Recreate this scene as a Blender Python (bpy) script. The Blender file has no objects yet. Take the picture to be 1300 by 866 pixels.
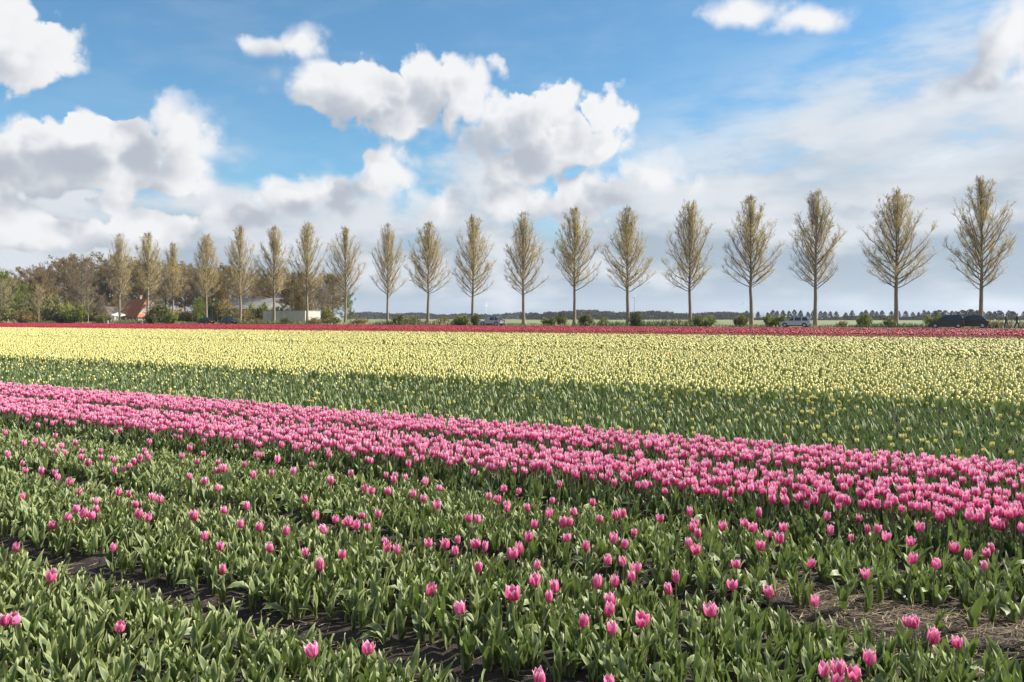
import bpy, math, random
import numpy as np
from math import radians as R, sin, cos, pi, atan, atan2

rng = np.random.default_rng(7)
random.seed(7)
SC = bpy.context.scene
COL = SC.collection

# ------------------------------------------------------------------ camera
F_PX, CX, HY, CAM_H = 1050.0, 650.0, 404.0, 1.60     # focal length, centre column, horizon row of the 1300 px photograph
cam_d = bpy.data.cameras.new('camera')
cam = bpy.data.objects.new('camera', cam_d); COL.objects.link(cam)
cam.location = (0, 0, CAM_H); cam.rotation_euler = (R(90), 0, 0)
cam_d.sensor_width = 36.0; cam_d.lens = 36.0 * F_PX / 1300.0
cam_d.shift_y = -(433.0 - HY) / 1300.0
cam_d.clip_start = 0.05; cam_d.clip_end = 30000
SC.camera = cam

# ------------------------------------------------------------------ light, sky and exposure
HAZE = 0.00010                       # density of the air, per metre
SUN_AZ, SUN_EL = 80.0, 37.0          # degrees clockwise from the viewing direction (+Y), and above the horizon
SUN_STRENGTH, SKY_STRENGTH, EXPOSURE = 5.0, 0.079, 0.98
sd = bpy.data.lights.new('sun', 'SUN'); sd.energy = SUN_STRENGTH; sd.angle = R(0.53); sd.color = (1.0, 0.955, 0.88)
sun = bpy.data.objects.new('sun', sd); COL.objects.link(sun)
from mathutils import Vector
_dir = Vector((sin(R(SUN_AZ)) * cos(R(SUN_EL)), cos(R(SUN_AZ)) * cos(R(SUN_EL)), sin(R(SUN_EL))))
sun.rotation_euler = _dir.to_track_quat('Z', 'Y').to_euler()
sun.location = (60, -20, 60)

SC.render.engine = 'CYCLES'
SC.cycles.use_denoising = True
SC.cycles.max_bounces = 4
SC.cycles.transparent_max_bounces = 6
SC.view_settings.view_transform = 'Standard'; SC.view_settings.look = 'None'
SC.view_settings.exposure = EXPOSURE; SC.view_settings.gamma = 1.0
SC.view_settings.use_curve_mapping = False

W = bpy.data.worlds.new('World'); SC.world = W; W.use_nodes = True
def build_world():
    nt = W.node_tree; nt.nodes.clear(); L = nt.links
    def node(t, **kw):
        n = nt.nodes.new(t)
        for k, v in kw.items(): setattr(n, k, v)
        return n
    def put(sock, v):
        if isinstance(v, bpy.types.NodeSocket): L.new(v, sock)
        else: sock.default_value = v
    def M(op, a, b=0.0, c=0.0, clamp=False):
        n = node('ShaderNodeMath', operation=op, use_clamp=clamp)
        put(n.inputs[0], a); put(n.inputs[1], b); put(n.inputs[2], c)
        return n.outputs[0]
    def V(op, a, b=(0, 0, 0), c=(0, 0, 0)):
        n = node('ShaderNodeVectorMath', operation=op)
        put(n.inputs[0], a); put(n.inputs[1], b); put(n.inputs[2], c)
        return n.outputs[1] if op == 'LENGTH' else n.outputs[0]
    def smooth(v, lo, hi, a=0.0, b=1.0):
        n = node('ShaderNodeMapRange', interpolation_type='SMOOTHSTEP')
        put(n.inputs['Value'], v); put(n.inputs['From Min'], lo); put(n.inputs['From Max'], hi)
        n.inputs['To Min'].default_value = a; n.inputs['To Max'].default_value = b
        return n.outputs['Result']
    def noise(vec, scale, detail=6.0, rough=0.55, dist=0.0):
        n = node('ShaderNodeTexNoise', noise_dimensions='2D')
        put(n.inputs['Vector'], vec); n.inputs['Scale'].default_value = scale
        n.inputs['Detail'].default_value = detail; n.inputs['Roughness'].default_value = rough
        n.inputs['Distortion'].default_value = dist
        return n
    def mix(f, a, b):
        n = node('ShaderNodeMix', data_type='RGBA')
        put(n.inputs[0], f); put(n.inputs[6], a); put(n.inputs[7], b)
        return n.outputs[2]
    def comb(x, y, z=0.0):
        n = node('ShaderNodeCombineXYZ'); put(n.inputs[0], x); put(n.inputs[1], y); put(n.inputs[2], z)
        return n.outputs[0]
    tc = node('ShaderNodeTexCoord')
    sep = node('ShaderNodeSeparateXYZ'); L.new(tc.outputs['Generated'], sep.inputs[0])
    az = M('ARCTAN2', sep.outputs[0], sep.outputs[1])
    el = M('ARCSINE', sep.outputs[2])
    P = comb(az, el)

    # cumulus: heaps given by azimuth, elevation and size, broken up by noise
    heaps = [  # photo x, y, half width, half height
        (6, 46, 84, 54), (40, 84, 48, 24),
        (40, 186, 110, 34), (150, 184, 70, 34), (238, 176, 44, 46), (130, 226, 130, 28), (-8, 252, 42, 36),
        (372, 58, 44, 16), (400, 112, 56, 24), (500, 118, 92, 36), (598, 112, 44, 36),
        (690, 165, 92, 44), (640, 198, 56, 36), (765, 180, 44, 18),
        (70, 292, 60, 20), (205, 288, 56, 22), (310, 272, 44, 20), (655, 262, 50, 20),
        (492, 222, 48, 36), (440, 246, 50, 30), (372, 248, 40, 26), (565, 260, 54, 26),
        (848, 228, 58, 30), (745, 246, 80, 30),
        (950, 18, 54, 18), (1030, 30, 48, 15),
        (1296, 38, 52, 48), (1250, 100, 70, 30)]
    bl = []
    for x, y, rx, ry in heaps:
        a = atan((x - CX) / F_PX); e = atan((HY - y) / F_PX * cos(a))
        bl.append((a, e, rx / F_PX * cos(a) ** 2 * 1.30, ry / F_PX * cos(a) * 1.30))
    outside = M('MAXIMUM', smooth(M('ABSOLUTE', az), 0.60, 0.75), smooth(el, 0.42, 0.52))
    def cover(vec, octaves):
        wn = noise(vec, 9.0, 2.0, 0.5)
        p2 = V('ADD', vec, V('MULTIPLY', V('SUBTRACT', wn.outputs['Color'], (0.5, 0.5, 0.5)), (0.055, 0.040, 0.0)))
        d = None
        for a, e, rx, ry in bl:
            l = V('LENGTH', V('MULTIPLY_ADD', p2, (1 / rx, 1 / ry, 0), (-a / rx, -e / ry, 0)))
            d = l if d is None else M('SMOOTH_MIN', d, l, 0.25)
        # beyond the photograph the same kind of scattered heaps go on all round the sky
        gen = smooth(noise(vec, 3.4, 1.0).outputs['Fac'], 0.40, 0.66, 1.9, 0.2)
        n = node('ShaderNodeMix', data_type='FLOAT'); put(n.inputs[0], outside); put(n.inputs[2], d); put(n.inputs[3], gen); d = n.outputs[0]
        fb = noise(vec, 17.0, octaves, 0.58)
        w2 = M('MULTIPLY_ADD', fb.outputs['Fac'], 0.05, -0.025)
        vo = node('ShaderNodeTexVoronoi', feature='F1', voronoi_dimensions='2D')
        put(vo.inputs['Vector'], V('ADD', vec, comb(w2, M('MULTIPLY', w2, -0.7))))
        vo.inputs['Scale'].default_value = 22.0; vo.inputs['Detail'].default_value = 1.0; vo.inputs['Roughness'].default_value = 0.5
        f = M('SUBTRACT', 0.96, d)
        f = M('MULTIPLY_ADD', fb.outputs['Fac'], 1.15, M('SUBTRACT', f, 0.575))
        dd = vo.outputs['Distance']
        f = M('MULTIPLY_ADD', M('MULTIPLY', dd, dd), -0.50, M('ADD', f, 0.16))
        return f
    f0 = cover(P, 7.0)
    f1 = cover(V('ADD', P, (0.042, 0.028, 0)), 3.0)
    softn = noise(P, 5.0, 1.0)
    edge = smooth(softn.outputs['Fac'], 0.42, 0.66, 0.12, 0.70)
    a_c = smooth(f0, -0.10, edge)
    grad = M('SUBTRACT', f0, f1)
    lit = M('MULTIPLY_ADD', smooth(f0, 0.05, 0.75), -0.62, M('ADD', grad, 0.12))
    lit = smooth(lit, -0.70, 0.48)
    k = 1.0 / 2 ** EXPOSURE
    g = lambda r, gg, b: (r * k, gg * k, b * k, 1.0)
    c_c = mix(lit, g(0.475, 0.515, 0.58), g(0.935, 0.93, 0.935))

    # thin streaks of high cloud, thickest to the right, and the mottled grey bank above the horizon
    st = noise(V('ADD', V('MULTIPLY', P, (1.0, 3.4, 1.0)), V('MULTIPLY', comb(el, az), (1.3, -0.5, 0))), 5.5, 7.0, 0.60)
    line = M('SUBTRACT', M('MULTIPLY_ADD', az, 0.34, 0.150), el)         # the veil's upper edge climbs to the right
    s_mask = M('MULTIPLY', smooth(az, -0.02, 0.22), smooth(line, -0.07, 0.09))
    a_s = M('MULTIPLY', smooth(M('MULTIPLY_ADD', s_mask, 0.20, st.outputs['Fac']), 0.38, 0.68), M('MULTIPLY_ADD', s_mask, 0.86, 0.08))
    c_s = mix(smooth(st.outputs['Fac'], 0.35, 0.7), g(0.58, 0.66, 0.76), g(0.82, 0.85, 0.89))
    Pb = V('MULTIPLY', P, (1.0, 2.3, 1.0))
    bk = noise(Pb, 6.5, 7.0, 0.56)
    hgt = M('DIVIDE', el, M('MULTIPLY_ADD', smooth(az, -0.05, 0.45), 0.035, 0.170))
    bank = M('MULTIPLY_ADD', bk.outputs['Fac'], 1.5, M('SUBTRACT', 0.45, hgt))
    a_b = smooth(bank, 0.0, 0.55)
    bk2 = noise(V('ADD', Pb, (0.026, 0.07, 0)), 6.5, 3.0, 0.56)
    bl_ = M('ADD', M('MULTIPLY', M('SUBTRACT', bk.outputs['Fac'], bk2.outputs['Fac']), 1.6), M('MULTIPLY_ADD', bk.outputs['Fac'], 0.9, -0.45))
    b_lit = smooth(M('ADD', bl_, M('MULTIPLY_ADD', hgt, 0.75, M('MULTIPLY_ADD', az, -0.30, -0.30))), -0.45, 0.60)
    c_b = mix(b_lit, g(0.385, 0.475, 0.565), g(0.74, 0.775, 0.82))

    sky = node('ShaderNodeTexSky', sky_type='NISHITA')
    sky.sun_disc = False; sky.sun_elevation = R(SUN_EL); sky.sun_rotation = R(SUN_AZ)
    sky.air_density = 1.0; sky.dust_density = 0.3; sky.ozone_density = 2.5; sky.altitude = 0
    skyc = V('MULTIPLY', sky.outputs[0], (SKY_STRENGTH * 0.57, SKY_STRENGTH * 0.89, SKY_STRENGTH * 0.97))
    c = mix(a_s, skyc, c_s)
    c = mix(a_b, c, c_b)
    c = mix(M('MULTIPLY', a_c, 0.97), c, c_c)
    bg = node('ShaderNodeBackground'); L.new(c, bg.inputs[0]); bg.inputs[1].default_value = 1.0
    out = node('ShaderNodeOutputWorld'); L.new(bg.outputs[0], out.inputs[0])
    W.cycles.sampling_method = 'MANUAL'; W.cycles.sample_map_resolution = 512
build_world()

# ------------------------------------------------------------------ field geometry: p = distance across the rows, q = distance along them
TH = R(58.3)
DV = np.array([-sin(TH), cos(TH)]); NV = np.array([cos(TH), sin(TH)])
ROW_ANG = atan2(DV[1], DV[0])
def xy(p, q):
    p = np.asarray(p, float); q = np.asarray(q, float)
    return np.stack([NV[0] * p + DV[0] * q, NV[1] * p + DV[1] * q], -1)
def pix_at_depth(x, Z): return ((x - CX) / F_PX * Z, Z)
def pix_on_p(x, p):                          # where the sight line of photo column x crosses the line at distance p
    rx = (x - CX) / F_PX
    Z = p / (NV[0] * rx + NV[1]); return np.array([rx * Z, Z])
def project(X, Y, Z): return CX + F_PX * X / Y, HY + F_PX * (CAM_H - Z) / Y

# ------------------------------------------------------------------ materials
def mat_base(name):
    m = bpy.data.materials.new(name); m.use_nodes = True
    nt = m.node_tree; return m, nt, nt.nodes['Principled BSDF'], nt.nodes['Material Output']
def mth(nt, op, a, b=0.0, c=0.0, clamp=False):
    n = nt.nodes.new('ShaderNodeMath'); n.operation = op; n.use_clamp = clamp
    for i, v in enumerate((a, b, c)):
        if isinstance(v, bpy.types.NodeSocket): nt.links.new(v, n.inputs[i])
        else: n.inputs[i].default_value = v
    return n.outputs[0]
def attr(nt, name):
    n = nt.nodes.new('ShaderNodeAttribute'); n.attribute_name = name; return n.outputs['Fac']
def ramp(nt, fac, stops):
    n = nt.nodes.new('ShaderNodeValToRGB'); e = n.color_ramp.elements
    while len(e) < len(stops): e.new(0.5)
    for s, (pos, c) in zip(e, stops): s.position = pos; s.color = (*c, 1)
    nt.links.new(fac, n.inputs[0]); return n.outputs[0]
def mixc(nt, f, a, b, bt='MIX'):
    n = nt.nodes.new('ShaderNodeMix'); n.data_type = 'RGBA'; n.blend_type = bt
    for i, v in ((0, f), (6, a), (7, b)):
        if isinstance(v, bpy.types.NodeSocket): nt.links.new(v, n.inputs[i])
        else: n.inputs[i].default_value = v if i == 0 else (*v, 1)
    return n.outputs[2]
def noise_t(nt, scale, detail=4, rough=.55, coord='Object', stretch=None):
    tc = nt.nodes.new('ShaderNodeTexCoord'); n = nt.nodes.new('ShaderNodeTexNoise')
    v = tc.outputs[coord]
    if stretch:
        mp = nt.nodes.new('ShaderNodeMapping'); nt.links.new(v, mp.inputs[0]); mp.inputs['Scale'].default_value = stretch; v = mp.outputs[0]
    nt.links.new(v, n.inputs['Vector']); n.inputs['Scale'].default_value = scale
    n.inputs['Detail'].default_value = detail; n.inputs['Roughness'].default_value = rough
    return n.outputs['Fac']
def bump(nt, b, h, strength=.4, dist=.02):
    n = nt.nodes.new('ShaderNodeBump'); n.inputs['Strength'].default_value = strength; n.inputs['Distance'].default_value = dist
    nt.links.new(h, n.inputs['Height']); nt.links.new(n.outputs[0], b.inputs['Normal'])
def tone(nt):                                 # a random number for each plant: stored on massed plants, taken from the object on single ones
    oi = nt.nodes.new('ShaderNodeObjectInfo')
    return mth(nt, 'FRACT', mth(nt, 'ADD', attr(nt, 'tone'), oi.outputs['Random']))
def thin(nt, b, out, col, amount):           # thin leaf tissue lets light through
    t = nt.nodes.new('ShaderNodeBsdfTranslucent'); mx = nt.nodes.new('ShaderNodeMixShader')
    mx.inputs[0].default_value = amount
    if isinstance(col, bpy.types.NodeSocket): nt.links.new(col, t.inputs[0])
    else: t.inputs[0].default_value = (*col, 1)
    nt.links.new(b.outputs[0], mx.inputs[1]); nt.links.new(t.outputs[0], mx.inputs[2]); nt.links.new(mx.outputs[0], out.inputs[0])

ALB = .88
dim = lambda st: [(p_, tuple(v * ALB for v in c_)) for p_, c_ in st]
def leaf_mat(name, stops, edge, trans, amount=.28, rough=.42):
    stops = dim(stops)
    m, nt, b, out = mat_base(name)
    c = ramp(nt, tone(nt), stops)
    c = mixc(nt, mth(nt, 'MULTIPLY', mth(nt, 'POWER', attr(nt, 'rim'), 3.0), 0.75), c, edge)  # sunlit look of leaf margins put into the colour as a paler edge
    n = noise_t(nt, 38, 3, .6, 'Object', (1, 1, .25))
    c = mixc(nt, 1.0, c, ramp(nt, n, [(.3, (.78, .80, .78)), (.7, (1.15, 1.13, 1.1))]), 'MULTIPLY')
    nt.links.new(c, b.inputs['Base Color']); b.inputs['Roughness'].default_value = rough
    b.inputs['Specular IOR Level'].default_value = .5
    thin(nt, b, out, trans, amount); return m
def petal_mat(name, stops, rimc, rim_amt, trans, amount=.3):
    stops = [(p_, tuple(v * .97 for v in c_)) for p_, c_ in stops]
    m, nt, b, out = mat_base(name)
    c = ramp(nt, tone(nt), stops)
    r = mth(nt, 'MULTIPLY', mth(nt, 'POWER', attr(nt, 'rim'), 1.7), rim_amt, clamp=True)
    c = mixc(nt, r, c, rimc)
    nt.links.new(c, b.inputs['Base Color']); b.inputs['Roughness'].default_value = .45
    thin(nt, b, out, c if trans is None else trans, amount); return m
def plain(name, col, rough=.6, metal=0.0, var=.12, scale=6.0, coat=0.0, bmp=0.0):
    m, nt, b, out = mat_base(name)
    n = noise_t(nt, scale, 5, .6)
    c = ramp(nt, n, [(.3, tuple(max(0, v * (1 - var)) for v in col)), (.7, tuple(min(1, v * (1 + var)) for v in col))])
    nt.links.new(c, b.inputs['Base Color']); b.inputs['Roughness'].default_value = rough; b.inputs['Metallic'].default_value = metal
    b.inputs['Coat Weight'].default_value = coat
    if bmp: bump(nt, b, n, bmp, .02)
    return m

MAT = {}
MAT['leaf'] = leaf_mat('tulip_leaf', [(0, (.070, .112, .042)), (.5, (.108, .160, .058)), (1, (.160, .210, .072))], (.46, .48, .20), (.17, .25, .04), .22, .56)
MAT['leaf_dark'] = leaf_mat('tulip_leaf_deep', [(0, (.048, .088, .036)), (.5, (.066, .118, .046)), (1, (.095, .150, .056))], (.18, .24, .095), (.12, .20, .04), .22, .55)
MAT['leaf_blue'] = leaf_mat('yellow_tulip_leaf', [(0, (.044, .080, .032)), (.5, (.066, .110, .042)), (1, (.105, .150, .054))], (.26, .31, .12), (.12, .19, .04), .2, .62)
MAT['leaf_red'] = leaf_mat('red_tulip_leaf', [(0, (.12, .13, .05)), (1, (.20, .17, .07))], (.3, .2, .1), (.2, .2, .05), .2)
MAT['stem'] = plain('tulip_stem', (.12, .11, .06), .5, var=.25, scale=20)
MAT['pink'] = petal_mat('pink_petal', [(0, (.58, .024, .165)), (.35, (.73, .058, .245)), (.7, (.80, .095, .315)), (1, (.86, .20, .43))], (.96, .68, .78), 1.0, None, .34)
MAT['yellow'] = petal_mat('yellow_petal', [(0, (.70, .61, .125)), (.5, (.75, .675, .20)), (1, (.78, .73, .30))], (.82, .78, .40), .6, None, .25)
MAT['red'] = petal_mat('red_petal', [(0, (.34, .008, .030)), (.6, (.45, .013, .042)), (1, (.52, .030, .05))], (.55, .04, .07), .4, None, .25)
MAT['orange'] = petal_mat('orange_petal', [(0, (.80, .09, .03)), (1, (.85, .12, .04))], (.9, .35, .1), .4, None, .25)
MAT['pistil'] = plain('pistil', (.35, .33, .12), .6)

# ------------------------------------------------------------------ mesh helpers
def make_mesh(name, verts, tris, mats, mat_idx=None, attrs=None, smooth=True):
    verts = np.asarray(verts, np.float32); tris = np.asarray(tris, np.int32)
    me = bpy.data.meshes.new(name)
    me.vertices.add(len(verts)); me.vertices.foreach_set('co', verts.ravel())
    me.loops.add(len(tris) * 3); me.loops.foreach_set('vertex_index', tris.ravel())
    me.polygons.add(len(tris)); me.polygons.foreach_set('loop_start', np.arange(0, len(tris) * 3, 3, dtype=np.int32))
    for m in mats: me.materials.append(m)
    if mat_idx is not None: me.polygons.foreach_set('material_index', np.asarray(mat_idx, np.int32))
    me.polygons.foreach_set('use_smooth', np.full(len(tris), smooth, bool))
    for k, v in (attrs or {}).items():
        a = me.attributes.new(k, 'FLOAT', 'POINT'); a.data.foreach_set('value', np.asarray(v, np.float32))
    me.update(calc_edges=True)
    return me
def add(name, me, parent=None, loc=None, rot=None, scale=None, label=None, cat=None, group=None, kind=None):
    o = bpy.data.objects.new(name, me); COL.objects.link(o)
    if parent: o.parent = parent
    if loc is not None: o.location = loc
    if rot is not None: o.rotation_euler = rot
    if scale is not None: o.scale = scale if hasattr(scale, '__len__') else (scale,) * 3
    if label: o['label'] = label
    if cat: o['category'] = cat
    if group: o['group'] = group
    if kind: o['kind'] = kind
    return o
def empty(name, loc, rotz=0.0, **kw):
    o = add(name, None, None, loc, (0, 0, rotz), **kw); o.empty_display_size = .1; return o

class Acc:                                     # gathers copies of small templates into one mesh
    def __init__(s): s.v, s.t, s.m, s.rim, s.tone, s.n = [], [], [], [], [], 0
    def add(s, V, T, rim, mat, tone):
        s.v.append(V); s.t.append(T + s.n); s.m.append(np.full(len(T), mat)); s.rim.append(rim); s.tone.append(tone); s.n += len(V)
    def scatter(s, tpl, pos, rz, sc, mat, tone, tilt=None, tilt_az=None):
        V, T, rim = tpl; N = len(pos)
        if N == 0: return
        sc = np.asarray(sc, float)
        if sc.ndim == 1: sc = np.stack([sc] * 3, -1)
        P = V[None] * sc[:, None, :]
        c, s_ = np.cos(rz)[:, None], np.sin(rz)[:, None]
        X = P[..., 0] * c - P[..., 1] * s_; Y = P[..., 0] * s_ + P[..., 1] * c; Z = P[..., 2]
        if tilt is not None:                   # lean the copy over towards tilt_az
            ca, sa = np.cos(tilt_az)[:, None], np.sin(tilt_az)[:, None]
            ct, st = np.cos(tilt)[:, None], np.sin(tilt)[:, None]
            U = X * ca + Y * sa; Wv = -X * sa + Y * ca
            U, Z = U * ct + Z * st, Z * ct - U * st
            X = U * ca - Wv * sa; Y = U * sa + Wv * ca
        P = np.stack([X, Y, Z], -1) + np.asarray(pos)[:, None, :]
        nV = len(V)
        TT = T[None] + (np.arange(N) * nV)[:, None, None]
        s.add(P.reshape(-1, 3), TT.reshape(-1, 3), np.tile(rim, N), mat, np.repeat(tone, nV))
    def mesh(s, name, mats, smooth=True):
        return make_mesh(name, np.concatenate(s.v), np.concatenate(s.t), mats, np.concatenate(s.m),
                         {'rim': np.concatenate(s.rim), 'tone': np.concatenate(s.tone)}, smooth)

def grid_tris(nr, nc):
    i = np.arange((nr - 1) * (nc - 1)); r, c = i // (nc - 1), i % (nc - 1)
    a = r * nc + c
    return np.concatenate([np.stack([a, a + 1, a + nc + 1], -1), np.stack([a, a + nc + 1, a + nc], -1)])

def leaf_tpl(L, Wd, nr, nc, a0, a1, fold, wave, twist, seed):
    """a tulip leaf rooted at the origin, leaning towards +x"""
    r = random.Random(seed); ph = r.uniform(0, 6.28)
    t = np.linspace(0, 1, nr)
    ang = a0 + (a1 - a0) * t ** 1.7                     # from the vertical
    ds = L / (nr - 1)
    cx = np.concatenate([[0], np.cumsum(np.sin((ang[1:] + ang[:-1]) / 2) * ds)])
    cz = np.concatenate([[0], np.cumsum(np.cos((ang[1:] + ang[:-1]) / 2) * ds)])
    w = Wd * np.clip((.34 + .66 * np.sin(np.clip(t / .62, 0, 1) * pi / 2)) * np.clip(1 - t, 0, 1) ** .62 * 1.28, 0, 1)
    w[-1] = Wd * .02
    s = np.linspace(-1, 1, nc)
    V = np.zeros((nr, nc, 3)); rim = np.zeros((nr, nc))
    for i in range(nr):
        f = fold * (1 - .45 * t[i]); tw = twist * t[i]
        lat = s * w[i] * cos(f); nor = (np.abs(s) ** 1.3) * w[i] * sin(f) + wave * Wd * s * s * np.sin(t[i] * 9.5 + ph + (s > 0) * 1.9)
        la, no = lat * cos(tw) - nor * sin(tw), lat * sin(tw) + nor * cos(tw)
        V[i, :, 0] = cx[i] - no * cos(ang[i]); V[i, :, 1] = la; V[i, :, 2] = cz[i] + no * sin(ang[i])
        rim[i] = np.maximum(np.abs(s), t[i] ** 4)
    return V.reshape(-1, 3), grid_tris(nr, nc), rim.ravel()

def petal_tpl(inner, nr=6, nc=5, H=.070, Rm=.027, flare=.0, seed=0):
    """one petal of an egg shaped tulip head, on the +x side, the head's base at the origin"""
    r = random.Random(seed)
    v = np.linspace(0, 1, nr)
    rad = Rm * np.interp(v, [0, .12, .38, .7, .9, 1], [.22, .70, 1.0, .93, .80, .74 + flare]) * (.90 if inner else 1.0)
    half = np.interp(v, [0, .2, .55, .8, .93, 1], [.75, .82, .80, .55, .28, .03]) * (1.0 if inner else 1.06)
    u = np.linspace(-1, 1, nc)
    V = np.zeros((nr, nc, 3)); rim = np.zeros((nr, nc))
    for i in range(nr):
        a = u * half[i]
        rr = rad[i] * (1 - .07 * u * u * (0 if inner else -1)) + .002 * r.uniform(-1, 1)
        hh = H * v[i] * (1.0 if inner else .97) - .004 * (u * u) * v[i]
        V[i, :, 0] = rr * np.cos(a); V[i, :, 1] = rr * np.sin(a); V[i, :, 2] = hh
        rim[i] = np.clip(np.maximum(np.abs(u) ** 2 * (v[i] ** .6), np.clip((v[i] - .55) / .45, 0, 1)), 0, 1)
    return V.reshape(-1, 3), grid_tris(nr, nc), rim.ravel()
def merge_tpl(parts):
    V, T, r, n = [], [], [], 0
    for v, t, rr in parts: V.append(v); T.append(t + n); r.append(rr); n += len(v)
    return np.concatenate(V), np.concatenate(T), np.concatenate(r)
def rotz_tpl(tpl, a):
    V, T, r = tpl; c, s = cos(a), sin(a)
    return np.stack([V[:, 0] * c - V[:, 1] * s, V[:, 0] * s + V[:, 1] * c, V[:, 2]], -1), T, r
def head_tpl(nr, nc, seed, H=.070, Rm=.027):
    r = random.Random(seed); ps = []
    for k in range(6):
        inner = k % 2 == 1
        ps.append(rotz_tpl(petal_tpl(inner, nr, nc, H * r.uniform(.94, 1.05), Rm, r.uniform(-.1, .35), seed * 7 + k), k * pi / 3 + r.uniform(-.12, .12)))
    return merge_tpl(ps)
def low_head_tpl(n, H, Rm):                      # far flowers: a small jagged cup
    lv = [(0, .3), (.35, 1), (.8, .9)]
    V, rim = [], []
    for z, rr in lv:
        for k in range(n):
            a = 2 * pi * k / n; V.append((Rm * rr * cos(a), Rm * rr * sin(a), H * (z + (.2 * (k % 2) if z > .7 else 0)))); rim.append(z ** 2)
    T = []
    for l in range(2):
        for k in range(n):
            a, b = l * n + k, l * n + (k + 1) % n; T += [(a, b, b + n), (a, b + n, a + n)]
    for k in range(1, n - 1): T.append((2 * n, 2 * n + k, 2 * n + k + 1))
    return np.array(V, float), np.array(T), np.array(rim)
def cup_tpl(n, H, Rm):                           # far flowers, simpler
    V, rim = [], []
    for z, rr in ((0, .55), (.72, 1)):
        for k in range(n): a = 2 * pi * k / n; V.append((Rm * rr * cos(a), Rm * rr * sin(a), H * (z + (.28 * (k % 2) if z else 0)))); rim.append(z)
    T = []
    for k in range(n): b = (k + 1) % n; T += [(k, b, b + n), (k, b + n, k + n)]
    for k in range(1, n - 1): T.append((n, n + k, n + k + 1))
    return np.array(V, float), np.array(T), np.array(rim, float)
def dot_tpl(H, Rm):                              # very far flowers
    V = np.array([(0, 0, 0), (Rm, 0, H * .5), (-Rm * .5, Rm * .87, H * .5), (-Rm * .5, -Rm * .87, H * .5), (0, 0, H)], float)
    T = np.array([(0, 2, 1), (0, 3, 2), (0, 1, 3), (4, 1, 2), (4, 2, 3), (4, 3, 1)])
    return V, T, np.array([0, .4, .4, .4, 1.])
def cone_tpl(sides=4, r0=.0035, r1=.0028, bend=.02):       # a unit high stem
    V, T = [], []
    lv = [(0, 0, r0), (.5, bend, r0), (1, 0, r1)]
    for z, x, r in lv:
        for k in range(sides): a = 2 * pi * k / sides; V.append((x + r * cos(a), r * sin(a), z))
    for l in range(2):
        for k in range(sides): a, b = l * sides + k, l * sides + (k + 1) % sides; T += [(a, b, b + sides), (a, b + sides, a + sides)]
    return np.array(V, float), np.array(T), np.zeros(len(V))

def boxes_mesh(name, bxs, mats, smooth=False):
    """boxes given as (x0,x1,y0,y1,z0,z1[,material])"""
    V, T, MI = [], [], []
    for b in bxs:
        x0, x1, y0, y1, z0, z1 = b[:6]; n = len(V)
        V += [(x0, y0, z0), (x1, y0, z0), (x1, y1, z0), (x0, y1, z0), (x0, y0, z1), (x1, y0, z1), (x1, y1, z1), (x0, y1, z1)]
        for q in ((0, 3, 2, 1), (4, 5, 6, 7), (0, 1, 5, 4), (1, 2, 6, 5), (2, 3, 7, 6), (3, 0, 4, 7)):
            T += [(n + q[0], n + q[1], n + q[2]), (n + q[0], n + q[2], n + q[3])]
            MI += [b[6] if len(b) > 6 else 0] * 2
    return make_mesh(name, V, T, mats, MI, smooth=smooth)
def poly_mesh(name, verts, faces, mats, mi=None, smooth=False):
    me = bpy.data.meshes.new(name); me.from_pydata([tuple(v) for v in verts], [], faces)
    for m in mats: me.materials.append(m)
    if mi: me.polygons.foreach_set('material_index', mi)
    me.polygons.foreach_set('use_smooth', [smooth] * len(me.polygons)); me.update(); return me

# ------------------------------------------------------------------ the ground
def soil_mat():
    m, nt, b, out = mat_base('dark_field_soil')
    n = noise_t(nt, 9, 8, .65); n2 = noise_t(nt, 60, 4, .6)
    c = ramp(nt, n, [(.3, (.022, .015, .011)), (.55, (.042, .030, .021)), (.75, (.075, .054, .037))])
    nt.links.new(c, b.inputs['Base Color']); b.inputs['Roughness'].default_value = .95
    bump(nt, b, mth(nt, 'ADD', n, mth(nt, 'MULTIPLY', n2, .4)), .8, .03); return m
def grass_mat():
    m, nt, b, out = mat_base('pasture_grass')
    n = noise_t(nt, .02, 6, .6, stretch=(1, 1, 1)); n2 = noise_t(nt, .8, 5, .6)
    c = ramp(nt, n, [(.35, (.10, .13, .042)), (.5, (.15, .175, .062)), (.65, (.20, .195, .088))])
    c = mixc(nt, 1.0, c, ramp(nt, n2, [(.3, (.75, .75, .75)), (.7, (1.2, 1.2, 1.1))]), 'MULTIPLY')
    nt.links.new(c, b.inputs['Base Color']); b.inputs['Roughness'].default_value = .9; return m
MAT['soil'] = soil_mat(); MAT['grass'] = grass_mat()
MAT['asphalt'] = plain('asphalt', (.055, .055, .057), .85, var=.2, scale=3)
MAT['white_paint'] = plain('white_paint', (.78, .78, .76), .5, var=.06)
S = 9000
add('ground', poly_mesh('ground', [(-S, -S, -.14), (S, -S, -.14), (S, S, -.14), (-S, S, -.14)], [(0, 1, 2, 3)], [MAT['grass']]), kind='structure')
def strip(name, prof, q0, q1, mat):              # a profile (p, z) run along the rows
    a = [(*xy(p, q0), z) for p, z in prof]; b = [(*xy(p, q1), z) for p, z in prof]
    n = len(prof)
    return add(name, poly_mesh(name, a + b, [(i, i + n, i + n + 1, i + 1) for i in range(n - 1)], [mat]), kind='structure')
strip('field_soil', [(-12, -.07), (119, -.07)], -60, 420, MAT['soil'])
ROAD_Z = .28
strip('verge', [(118.5, -.1), (120.6, ROAD_Z - .03), (127.2, ROAD_Z - .03), (138.5, ROAD_Z - .03), (140.5, -.5), (141.5, -.5), (143.5, -.09), (150, -.09)], -260, 700, MAT['grass'])
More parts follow.
